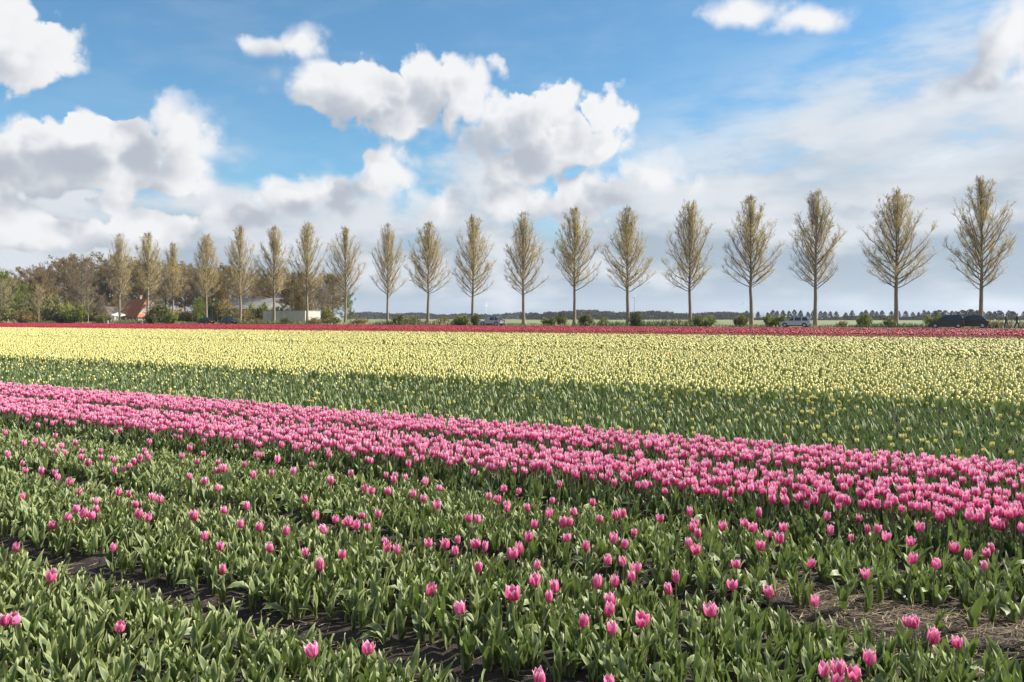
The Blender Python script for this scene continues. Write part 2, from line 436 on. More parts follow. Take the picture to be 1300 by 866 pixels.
strip('road', [(121.2, ROAD_Z), (126.6, ROAD_Z)], -260, 700, MAT['asphalt'])
strip('road_edge_line', [(121.4, ROAD_Z + .005), (121.52, ROAD_Z + .005)], -260, 700, MAT['white_paint'])
strip('road_edge_line', [(126.28, ROAD_Z + .005), (126.4, ROAD_Z + .005)], -260, 700, MAT['white_paint'])

# beds of the near block: soil relief in real geometry
FURROWS = [(1.35, .14), (2.97, .17), (4.45, .15), (5.93, .13), (7.41, .12), (8.92, .17)]
def bare(p, q):                                  # the trampled, strawy patch beside the second furrow
    return ((np.abs(p - 4.72 + .10 * np.sin(q * 2.1)) < .40 - .05 * np.sin(q * 5)) & (q < 1.35 + .35 * np.sin(p * 9)))
def bed_height(p, q):
    z = np.zeros_like(p) + .015
    for c, w in FURROWS:
        z -= .075 * np.exp(-((p - c - .03 * np.sin(q * 1.7 + c)) / (w * 1.1)) ** 2)
    z += .005 * np.sin(p * 23 + 3 * np.sin(q * 7)) * np.sin(q * 19 + p * 3) + .004 * np.sin(p * 41 + q * 13) * np.sin(q * 37 - p * 11)
    return z
pp, qq = np.meshgrid(np.arange(.4, 9.3, .07), np.arange(-3, 22, .085), indexing='ij')
g = np.concatenate([xy(pp, qq), (bed_height(pp, qq) + rng.normal(0, .008, pp.shape))[..., None]], -1)
add('bed_soil', make_mesh('bed_soil', g.reshape(-1, 3), grid_tris(*pp.shape), [MAT['soil']]), kind='structure')

# ------------------------------------------------------------------ tulips of the near block
random.seed(11)
LEAF_SPEC = [(random.uniform(.135, .205), random.uniform(.018, .029), random.uniform(.0, .22), random.uniform(.10, .80),
              random.uniform(.30, .85), random.uniform(.14, .36), random.uniform(-1.3, 1.3)) for i in range(12)]
LEAF_SPEC += [(.18, .023, .5, 2.0, .3, .2, .5), (.17, .026, .35, 2.3, .25, .25, -.6)]       # two that flop over
HI = [leaf_tpl(l, w, 10, 5, a, b, f, wv, tw, i) for i, (l, w, a, b, f, wv, tw) in enumerate(LEAF_SPEC)]
MID = [leaf_tpl(l, w, 6, 3, a, b, f, wv, tw, i) for i, (l, w, a, b, f, wv, tw) in enumerate(LEAF_SPEC)]
LOW = [leaf_tpl(l, w, 4, 3, a, b * .8, f, 0, tw, i) for i, (l, w, a, b, f, wv, tw) in enumerate(LEAF_SPEC[:8])]
def jitter_grid(p0, p1, q0, q1, dens):
    s = 1 / math.sqrt(dens)
    a, b = np.meshgrid(np.arange(p0, p1, s), np.arange(q0, q1, s), indexing='ij')
    a = a.ravel() + rng.uniform(-.45, .45, a.size) * s; b = b.ravel() + rng.uniform(-.45, .45, b.size) * s
    k = (a > p0) & (a < p1); return a[k], b[k]

# flower heads read one by one from the photograph (its pixels): the scattered blooms of the leafy beds
BLOOMS = """18,689 64,732 5,786 19,786 151,795 398,824 466,822 67,661 86,654 97,646 104,653 122,636 118,655 123,645 28,630 100,624 143,685
150,624 164,627 173,639 176,653 188,656 193,632 204,633 247,655 260,680 280,692 283,714 285,647 313,643 306,665 329,669 363,674 343,695
387,700 406,720 434,704 413,671 401,648 426,658 439,661 444,664 452,667 467,656 459,646 480,643 491,695 490,688 505,696 545,688 566,691
580,681 578,699 605,686 615,690 607,720 648,704 545,747 584,770 648,754 555,640 595,657 607,658 537,632 525,627 621,630 632,634 643,641
701,636 752,632 729,650 761,658 790,652 671,669 678,665 720,676 722,662 743,682 779,683 792,683 805,675 771,704 791,700 660,697 652,704
681,716 679,737 654,754 697,758 705,746 758,740 780,739 802,731 808,719 858,733 850,748 777,765 772,775 777,795 814,787 740,787 775,842
686,857 847,860 902,776 930,740 977,750 1034,762 935,710 965,693 990,685 875,689 883,698 886,677 875,651 882,664 945,664 956,671 995,670
1028,713 1100,729 1081,682 1155,686 1157,709 1211,694 1228,705 1250,717 1253,701 1260,693 1113,666 1124,680 1160,790 1154,780 1183,810
1215,815 1103,834 1066,848 1045,851 1084,855 1062,863 10,572 28,580 52,600 70,601 73,606 88,611 32,597 55,565 70,573 78,567 82,574 96,563
103,580 112,585 128,580 127,572 144,583 145,592 157,593 165,591 170,586 178,584 186,576 240,602 260,607 276,610 276,598 284,597 277,587
300,565 258,577 231,578 241,570 310,590 322,605 345,600 352,585 330,575 372,600 396,590 420,612 445,600 470,622 500,610 515,600 540,612""".split()
bl_p, bl_q, bl_h = [], [], []
for s in BLOOMS:
    x, y = map(float, s.split(','))
    h = random.uniform(.205, .27)                          # height of the middle of the head
    Zd = F_PX * (CAM_H - h) / (y - HY)
    X = (x - CX) / F_PX * Zd
    bl_p.append(X * NV[0] + Zd * NV[1]); bl_q.append(X * DV[0] + Zd * DV[1]); bl_h.append(h - .03)

plants = dict(p=[], q=[], h=[], flower=[], bed=[])
def put_plants(p, q, h, fl, bed):
    n = len(p)
    for k, v in (('p', p), ('q', q), ('h', h), ('flower', np.full(n, fl) if np.isscalar(fl) else fl), ('bed', np.full(n, bed))): plants[k].append(np.asarray(v, float))
put_plants(bl_p, bl_q, bl_h, 1, -1)
BEDS = [(1.5, 2.84, 138, .010), (3.14, 4.30, 138, .0), (4.60, 5.78, 125, .025), (6.03, 7.27, 116, .90), (7.56, 8.84, 116, .95)]
for i, (p0, p1, dens, fl) in enumerate(BEDS):
    a, b = jitter_grid(p0, p1, -.15 * p1 - 1.0, 2.2 * p1 + 1.2, dens)
    k = ~bare(a, b) | (rng.random(a.size) < .10); a, b = a[k], b[k]
    if i < 3:                                    # gaps of soil here and there inside the leafy beds
        k = (np.sin(a * 5.1 + 2 * np.sin(b * 1.3)) * np.sin(b * 2.3 + a * 1.7) < .93); a, b = a[k], b[k]
        f = np.zeros(a.size)
        if i == 2: f = (rng.random(a.size) < np.where(b > 2.5 * 5.2, .07, .025)).astype(float)
        outside = (b < -.1) | (b > 2.1 * a)     # beyond the photograph's edges the blooms go on as thinly
        f = np.where(outside & (rng.random(a.size) < .035), 1, f)
    else:
        edge = np.clip((a - p0) / .22, .25, 1); f = (rng.random(a.size) < fl * edge).astype(float)
    h = rng.uniform(.18, .245, a.size) if i < 3 else rng.uniform(.215, .30, a.size)
    put_plants(a, b, h, f, i)
PL = {k: np.concatenate(v) for k, v in plants.items()}
PXY = xy(PL['p'], PL['q']); PZ = bed_height(PL['p'], PL['q']) - .01
Yd = np.maximum(PXY[:, 1], .3)
px, py = project(PXY[:, 0], Yd, PZ + PL['h'])
in_view = (px > -15) & (px < 1315) & (py < 885) & (PXY[:, 1] > .5)
depth = np.hypot(PXY[:, 0], PXY[:, 1])
isf = PL['flower'] > .5
def nearest(mask, n):
    i = np.where(mask)[0]; return i[np.argsort(depth[i])][:n]
SINGLE_F = nearest(isf & in_view, 300); SINGLE_L = nearest(~isf & in_view, 300)
single = np.zeros(len(isf), bool); single[SINGLE_F] = True; single[SINGLE_L] = True

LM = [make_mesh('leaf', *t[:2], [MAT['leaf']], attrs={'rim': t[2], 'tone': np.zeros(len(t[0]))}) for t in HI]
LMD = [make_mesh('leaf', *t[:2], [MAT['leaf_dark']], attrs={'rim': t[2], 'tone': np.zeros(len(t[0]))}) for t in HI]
STEM = cone_tpl(6, .0036, .0030, .012)
STEM_ME = make_mesh('stem', *STEM[:2], [MAT['stem']], attrs={'rim': STEM[2]})
PET = []
for k in range(6):
    t = petal_tpl(k % 2 == 1, 7, 5, .072, .0275, random.uniform(-.1, .4), k); PET.append(make_mesh('petal', *t[:2], [MAT['pink']], attrs={'rim': t[2], 'tone': np.zeros(len(t[0]))}))
HEAD_HI = [head_tpl(6, 5, 40 + k, .072, .0275) for k in range(4)]
HEAD_HI_ME = [make_mesh('flower', *t[:2], [MAT['pink']], attrs={'rim': t[2], 'tone': np.zeros(len(t[0]))}) for t in HEAD_HI]
pi_t = low_head_tpl(6, .03, .006); PISTIL_ME = make_mesh('pistil', *pi_t[:2], [MAT['pistil']])
BED_NAME = ['in the leafy bed before the first soil furrow', 'in the leafy bed between the two open soil furrows', 'in the leafy bed just before the dense pink block',
            'in the first dense pink bed behind the leafy beds', 'in the dense pink bed next to the yellow field']
def bed_of(p): return 0 if p < 2.97 else 1 if p < 4.5 else 2 if p < 5.93 else 3 if p < 7.41 else 4
def add_leaves(root, n, meshes, s):
    a0 = random.uniform(0, 6.28)
    for j in range(n):
        k = random.choices(range(14), [3] * 12 + [1, 1])[0]
        sc = s * random.uniform(.82, 1.12)
        add('leaf', meshes[k], root, (0, 0, 0), (random.uniform(-.12, .12), random.uniform(-.10, .12), a0 + j * 6.283 / n + random.uniform(-.5, .5)), (sc, sc * random.uniform(.9, 1.15), sc))
for rank, i in enumerate(SINGLE_F):
    b = bed_of(PL['p'][i]); h = PL['h'][i]
    r = empty('tulip', (*PXY[i], PZ[i]), random.uniform(0, 6.28), label='pink tulip blooming ' + BED_NAME[b], cat='tulip', group='pink tulips ' + BED_NAME[b])
    add('stem', STEM_ME, r, (0, 0, 0), None, (1, 1, h))
    hs = random.uniform(.74, 1.04)
    tilt = (random.gauss(0, .14), random.gauss(0, .14), random.uniform(0, 6.28))
    wide_ = random.choice((-.05, 0, 0, .04, .08, .16))
    if rank < 130:
        slim = random.uniform(.80, 1.06); f = add('flower', PISTIL_ME, r, (0, 0, h - .004), tilt, (hs * slim, hs * slim, hs * random.uniform(.94, 1.14)))
        for k in range(6):
            op = wide_ + random.uniform(-.05, .07)
            add('petal', PET[k], f, (0, 0, 0), (0, op, k * pi / 3 + random.uniform(-.1, .1)))
    else:
        add('flower', random.choice(HEAD_HI_ME), r, (0, 0, h - .004), tilt, (hs, hs, hs * random.uniform(.92, 1.12)))
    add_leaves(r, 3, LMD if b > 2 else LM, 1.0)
for i in SINGLE_L:
    b = bed_of(PL['p'][i])
    r = empty('tulip_plant', (*PXY[i], PZ[i]), random.uniform(0, 6.28), label='flowerless tulip plant ' + BED_NAME[b], cat='tulip plant', group='flowerless tulip plants ' + BED_NAME[b])
    add_leaves(r, random.choice((4, 4, 5)), LM, PL['h'][i] / .205)

def mass(acc, idx, leaves, mat, nl, s, tpls=MID):
    for j in range(nl):
        k = rng.integers(0, len(tpls), len(idx)); rz = rng.uniform(0, 6.28, len(idx))
        for t in range(len(tpls)):
            m = idx[k == t]
            acc.scatter(tpls[t], np.column_stack([PXY[m], PZ[m]]), rz[k == t], s * rng.uniform(.82, 1.12, len(m)) * (leaves[m] if leaves is not None else 1), mat,
                        rng.random(len(m)), rng.uniform(0, .15, len(m)), rng.uniform(0, 6.28, len(m)))
rest_l = np.where(~isf & ~single)[0]; rest_f = np.where(isf & ~single)[0]
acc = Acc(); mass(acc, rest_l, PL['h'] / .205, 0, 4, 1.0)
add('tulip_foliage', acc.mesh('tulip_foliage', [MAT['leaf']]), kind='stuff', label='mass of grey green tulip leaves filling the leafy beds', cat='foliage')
acc = Acc(); mass(acc, rest_f, None, 0, 2, 1.25, LOW)
HEAD_MID = [head_tpl(4, 3, 60 + k, .072, .028) for k in range(6)]
k = rng.integers(0, 6, len(rest_f)); tl, ta = np.abs(rng.normal(0, .1, len(rest_f))), rng.uniform(0, 6.28, len(rest_f)); tn = rng.random(len(rest_f))
acc.scatter(cone_tpl(3, .0038, .003, .01), np.column_stack([PXY[rest_f], PZ[rest_f]]), ta, np.column_stack([np.ones(len(rest_f))] * 2 + [PL['h'][rest_f]]), 1, tn)
for t in range(6):
    m = rest_f[k == t]
    hs = rng.uniform(.72, 1.02, len(m))
    acc.scatter(HEAD_MID[t], np.column_stack([PXY[m], PZ[m] + PL['h'][m] - .004]), rng.uniform(0, 6.28, len(m)), np.column_stack([hs, hs, hs * rng.uniform(.98, 1.22, len(m))]), 2, tn[k == t], tl[k == t], ta[k == t])
add('pink_tulips', acc.mesh('pink_tulips', [MAT['leaf_dark'], MAT['stem'], MAT['pink']]), kind='stuff', label='dense block of pink tulips in bloom beside the yellow field', cat='tulips')

# ------------------------------------------------------------------ the yellow field and the red strip
def region(p0, p1, dens):
    P_, Q_ = [], []
    n = max(1, int((p1 - p0) / 2.0)); e = np.linspace(p0, p1, n + 1)
    for a, b in zip(e[:-1], e[1:]):
        x_, y_ = jitter_grid(a, b, -.13 * b - 1, 2.22 * b + 2, dens(.5 * (a + b))); P_.append(x_); Q_.append(y_)
    return np.concatenate(P_), np.concatenate(Q_)
# green, barely flowering beds
SLIM = [leaf_tpl(.19, .021, 4, 2, .1, .7, .2, 0, .4, i) for i in range(3)]
a, b = region(9.15, 15.6, lambda p: np.interp(p, [9, 16], [80, 56]))
rowgap = np.abs(((a - 9.15) % 1.48) - 1.40) < .06
a, b = a[~rowgap], b[~rowgap]
pos = np.column_stack([xy(a, b), np.full(a.size, -.06)])
acc = Acc()
for j in range(3):
    k = rng.integers(0, 8, a.size)
    for t in range(8):
        m = k == t; acc.scatter(LOW[t] if j < 1 else SLIM[t % 3], pos[m], rng.uniform(0, 6.28, m.sum()), rng.uniform(.85, 1.2, m.sum()), 0, rng.random(m.sum()), rng.uniform(0, .15, m.sum()), rng.uniform(0, 6.28, m.sum()))
add('budding_tulips', acc.mesh('budding_tulips', [MAT['leaf_blue']]), kind='stuff', label='dark green beds of tulips not yet in flower behind the pink block', cat='foliage')
# scattered yellow blooms in them
m = rng.random(a.size) < np.interp(a + .5 * np.sin(b * .9) * np.sin(b * .37 + a), [9, 12, 14.6, 15.7], [.040, .050, .075, .25])
sp = pos[m]; sx, sy = project(sp[:, 0], sp[:, 1], sp[:, 2] + .3)
vis = (sx > 0) & (sx < 1300) & (sp[:, 1] > 2); o = np.argsort(np.where(vis, np.hypot(sp[:, 0], sp[:, 1]), 1e9))
first = o[:min(300, vis.sum())]; rest = np.setdiff1d(np.arange(len(sp)), first)
YH = [low_head_tpl(6, .062, .025), low_head_tpl(5, .068, .023)]
def yellow_single(k, mat='yellow'):
    st = cone_tpl(4, .004, .003, .01); h = .27
    stv = (st[0] * np.array([1, 1, h]), st[1], st[2]); hd = head_tpl(5, 4, 90 + k, .066, .0265); hd = (hd[0] + np.array([0, 0, h - .004]), hd[1], hd[2])
    l1 = rotz_tpl(LOW[k], 1.0); l2 = rotz_tpl(LOW[k + 1], 4.0)
    V, T, rm = merge_tpl([stv, hd, l1, l2]); mi = np.concatenate([np.full(len(x[1]), c) for x, c in ((stv, 0), (hd, 1), (l1, 2), (l2, 2))])
    return make_mesh('yellow_tulip', V, T, [MAT['stem'], MAT[mat], MAT['leaf_blue']], mi, {'rim': rm, 'tone': np.zeros(len(V))})
YS = [yellow_single(k) for k in range(4)]
for i in first:
    add('yellow_tulip', YS[random.randrange(4)], None, sp[i], (random.gauss(0, .05), random.gauss(0, .05), random.uniform(0, 6.28)), random.uniform(.74, .98),
        label='single pale yellow tulip rising from the dark green beds', cat='tulip', group='scattered yellow tulips in the green beds')
# the full yellow block
acc = Acc()
r_ = sp[rest]; acc.scatter(YH[0], r_ + np.array([0, 0, .26]), rng.uniform(0, 6.28, len(r_)), rng.uniform(.7, .95, len(r_)), 1, rng.random(len(r_)))
def yellow_zone(p0, p1, dens, head, hs, leaf, nleaf, lsc, keep):
    a, b = region(p0, p1, dens)
    # a few blooms short here and there, so that streaks of green show along the beds
    gap = .5 + .5 * np.sin(a * 4.25 + .6 * np.sin(b * .23)) * np.sin(b * .11 + a * .9)
    fl = rng.random(a.size) < (keep - .28 * (gap > .78)) * np.interp(a + .6 * np.sin(b * .7) * np.sin(b * .31 + a), [15.6, 17.4], [.68, 1.0])
    pos = np.column_stack([xy(a, b), np.full(a.size, -.065)])
    for j in range(nleaf):
        k = rng.integers(0, len(leaf), a.size)
        for t in range(len(leaf)):
            m = k == t; acc.scatter(leaf[t], pos[m], rng.uniform(0, 6.28, m.sum()), rng.uniform(.9, 1.25, m.sum()) * lsc, 0, rng.random(m.sum()))
    f = pos[fl]; k = rng.integers(0, len(head), len(f)); hh = rng.uniform(.235, .30, len(f))
    for t in range(len(head)):
        m = k == t; acc.scatter(head[t], f[m] + np.column_stack([np.zeros((m.sum(), 2)), hh[m]]), rng.uniform(0, 6.28, m.sum()), rng.uniform(.85, 1.15, m.sum()) * hs, 1, rng.random(m.sum()))
FARLEAF = [leaf_tpl(.24, .028, 3, 2, .1, .6, .2, 0, 0, i) for i in range(3)]
yellow_zone(15.6, 22, lambda p: np.interp(p, [15, 22], [48, 38]), [cup_tpl(5, .060, .025), cup_tpl(5, .066, .024)], 1.0, FARLEAF, 2, 1.12, .90)
yellow_zone(22, 34, lambda p: np.interp(p, [22, 34], [27, 18]), [cup_tpl(4, .066, .028)], 1.15, FARLEAF, 1, 1.25, .96)
yellow_zone(34, 64, lambda p: np.interp(p, [34, 64], [12, 6.5]), [dot_tpl(.075, .037)], 1.5, FARLEAF, 1, 1.3, .97)
add('yellow_tulips', acc.mesh('yellow_tulips', [MAT['leaf_blue'], MAT['yellow']]), kind='stuff', label='wide field of pale yellow tulips behind the green beds', cat='tulips')
acc = Acc()
def red_zone(p0, p1, dens, hs, keep, nleaf):
    a, b = region(p0, p1, dens); pos = np.column_stack([xy(a, b), np.full(a.size, -.065)])
    fl = rng.random(a.size) < keep
    for j in range(nleaf): acc.scatter(FARLEAF[j % 3], pos, rng.uniform(0, 6.28, a.size), rng.uniform(1.1, 1.5, a.size) * np.array([1.0]), 0, rng.random(a.size))
    f = pos[fl]; acc.scatter(dot_tpl(.08, .04), f + np.column_stack([np.zeros((len(f), 2)), rng.uniform(.23, .29, len(f))]), rng.uniform(0, 6.28, len(f)), rng.uniform(.85, 1.2, len(f)) * hs, 1, rng.random(len(f)))
red_zone(64.8, 74, lambda p: 7.0, 1.15, .6, 1)
red_zone(74, 118, lambda p: np.interp(p, [74, 118], [3.2, 1.7]), 2.15, 1.0, 1)
add('red_tulips', acc.mesh('red_tulips', [MAT['leaf_red'], MAT['red']]), kind='stuff', label='narrow strip of red tulips along the far edge of the yellow field', cat='tulips')
# one red stray among the yellow
Zd = F_PX * (CAM_H - .24) / (455 - HY)
sm = yellow_single(2, 'orange')
add('red_tulip', sm, None, ((851 - CX) / F_PX * Zd, Zd, -.06), (0, 0, 1), 1.3, label='single orange red tulip standing among the yellow ones', cat='tulip')

# straw and dead stalks on the bare soil
acc = Acc()
def needle_tpl():
    V = np.array([(-.5, 0, 0), (-.5, .5, .5), (-.5, -.5, .5), (0, .1, .75), (0, .55, .2), (0, -.5, .3), (.5, 0, .3)], float)
    T = np.array([(0, 1, 4), (1, 3, 4), (1, 2, 3), (2, 5, 3), (2, 0, 5), (0, 4, 5), (4, 3, 6), (3, 5, 6), (5, 4, 6)])
    return V, T, np.zeros(7)
def straw(p, q, n_lo=.03, n_hi=.13, up=.0):
    n = len(p); z = bed_height(p, q) + rng.uniform(.0, .022, n) + up
    L_ = rng.uniform(n_lo, n_hi, n); w = rng.uniform(.0012, .0035, n)
    acc.scatter(needle_tpl(), np.column_stack([xy(p, q), z]), rng.uniform(0, 6.28, n), np.column_stack([L_, w, w]), 0, rng.random(n), rng.normal(0, .16, n), rng.uniform(0, 6.28, n))
for c, w, n in ((2.97, .17, 2300), (4.45, .17, 2000), (5.93, .15, 800)):
    straw(rng.normal(c, w * .8, n), rng.uniform(-1.5, 2.2 * c + 1, n))
a, b = rng.uniform(4.2, 5.3, 8000), rng.uniform(-1.2, 1.8, 8000); k = bare(a, b) | (rng.random(8000) < .2); straw(a[k], b[k], .04, .19, .004)
a, b = rng.uniform(1.5, 5.8, 2500), rng.uniform(-1.5, 11, 2500); straw(a, b)
def straw_mat():
    m, nt, b, out = mat_base('dry_straw')
    c = ramp(nt, tone(nt), [(0, (.12, .08, .045)), (.5, (.29, .205, .12)), (1, (.50, .40, .25))])
    nt.links.new(c, b.inputs['Base Color']); b.inputs['Roughness'].default_value = .7; return m
MAT['straw'] = straw_mat()
add('straw', acc.mesh('straw', [MAT['straw']]), kind='stuff', label='dry straw and dead stalks strewn over the bare soil', cat='straw')

# ------------------------------------------------------------------ trees
def bark(name, col, var=.3):
    m, nt, b, out = mat_base(name)
    n = noise_t(nt, 3.0, 6, .65, 'Object', (1, 1, .25))
    c = ramp(nt, n, [(.3, tuple(v * (1 - var) for v in col)), (.7, tuple(v * (1 + var) for v in col))])
    nt.links.new(c, b.inputs['Base Color']); b.inputs['Roughness'].default_value = .9; bump(nt, b, n, .6, .05); return m
def foliage_mat(name, stops, amount=.3):
    m, nt, b, out = mat_base(name); c = ramp(nt, tone(nt) if False else attr(nt, 'tone'), stops)
    nt.links.new(c, b.inputs['Base Color']); b.inputs['Roughness'].default_value = .8; b.inputs['Specular IOR Level'].default_value = .15; thin(nt, b, out, c, amount); return m
MAT['bark'] = bark('poplar_bark', (.235, .19, .135)); MAT['bark_dark'] = bark('dark_bark', (.12, .095, .07))
MAT['limb'] = bark('limb_bark', (.16, .13, .085)); MAT['twig'] = plain('poplar_twig', (.30, .232, .115), .8, var=.3); MAT['twig_dark'] = plain('brown_twig', (.12, .085, .055), .8, var=.3)
MAT['poplar_leaf'] = foliage_mat('poplar_leaf', [(0, (.36, .25, .06)), (.5, (.50, .375, .085)), (1, (.56, .48, .12))])
MAT['brown_leaf'] = foliage_mat('brown_budding_leaf', [(0, (.17, .115, .042)), (.5, (.275, .185, .058)), (1, (.33, .265, .082))])
MAT['olive_leaf'] = foliage_mat('olive_leaf', [(0, (.10, .11, .03)), (.5, (.17, .18, .05)), (1, (.26, .25, .08))])
MAT['green_leaf'] = foliage_mat('fresh_green_leaf', [(0, (.10, .15, .02)), (.5, (.20, .25, .035)), (1, (.32, .36, .06))])
MAT['dark_leaf'] = foliage_mat('dark_green_leaf', [(0, (.05, .07, .022)), (.5, (.085, .11, .034)), (1, (.14, .165, .05))])
MAT['far_leaf'] = foliage_mat('far_tree_leaf', [(0, (.030, .034, .022)), (.5, (.050, .050, .030)), (1, (.080, .072, .044))])

class Tree:
    def __init__(s): s.v, s.t, s.m, s.tone, s.n = [], [], [], [], 0
    def push(s, V, T, mat, tone):
        s.v.append(np.asarray(V, float)); s.t.append(np.asarray(T) + s.n); s.m.append(np.full(len(T), mat)); s.tone.append(np.broadcast_to(tone, (len(V),)).astype(float)); s.n += len(V)
    def tube(s, pts, rad, sides, mat=0):
        pts = np.asarray(pts, float); V = []
        for i, p in enumerate(pts):
            d = pts[min(i + 1, len(pts) - 1)] - pts[max(i - 1, 0)]; d /= np.linalg.norm(d) + 1e-9
            u = np.cross(d, [0, 0, 1.] if abs(d[2]) < .9 else [1., 0, 0]); u /= np.linalg.norm(u); w = np.cross(d, u)
            for k in range(sides): a = 2 * pi * k / sides; V.append(p + rad[i] * (cos(a) * u + sin(a) * w))
        T = []
        for l in range(len(pts) - 1):
            for k in range(sides): a, b = l * sides + k, l * sides + (k + 1) % sides; T += [(a, b, b + sides), (a, b + sides, a + sides)]
        s.push(V, T, mat, .5)
    def spikes(s, A, B, r, mat=0):               # thin three sided twigs from A to B
        A, B = np.asarray(A), np.asarray(B); d = B - A; d /= np.linalg.norm(d, axis=1, keepdims=True) + 1e-9
        u = np.cross(d, np.array([.3, .2, .93])); u /= np.linalg.norm(u, axis=1, keepdims=True) + 1e-9; w = np.cross(d, u); r = np.asarray(r)[:, None]
        V = np.stack([A + r * u, A + r * (-.5 * u + .87 * w), A + r * (-.5 * u - .87 * w), B], 1)
        T = np.array([(0, 1, 3), (1, 2, 3), (2, 0, 3)])[None] + (np.arange(len(A)) * 4)[:, None, None]
        s.push(V.reshape(-1, 3), T.reshape(-1, 3), mat, .5)
    def leaves(s, C, size, mat, g, tone=None):
        n = len(C); d = g.normal(size=(n, 3)); d /= np.linalg.norm(d, axis=1, keepdims=True); e = np.cross(d, g.normal(size=(n, 3))); e /= np.linalg.norm(e, axis=1, keepdims=True) + 1e-9
        L_ = (size * g.uniform(.7, 1.3, n))[:, None]
        V = np.stack([C - d * L_ * .5, C + e * L_ * .32, C + d * L_ * .5, C - e * L_ * .32], 1)
        T = np.array([(0, 1, 2), (0, 2, 3)])[None] + (np.arange(n) * 4)[:, None, None]
        tn = g.random(n) if tone is None else tone
        s.push(V.reshape(-1, 3), T.reshape(-1, 3), mat, np.repeat(tn, 4))
    def mesh(s, name, mats): return make_mesh(name, np.concatenate(s.v), np.concatenate(s.t), mats, np.concatenate(s.m), {'tone': np.concatenate(s.tone)}, True)
def unit(v): return v / (np.linalg.norm(v, axis=-1, keepdims=True) + 1e-9)

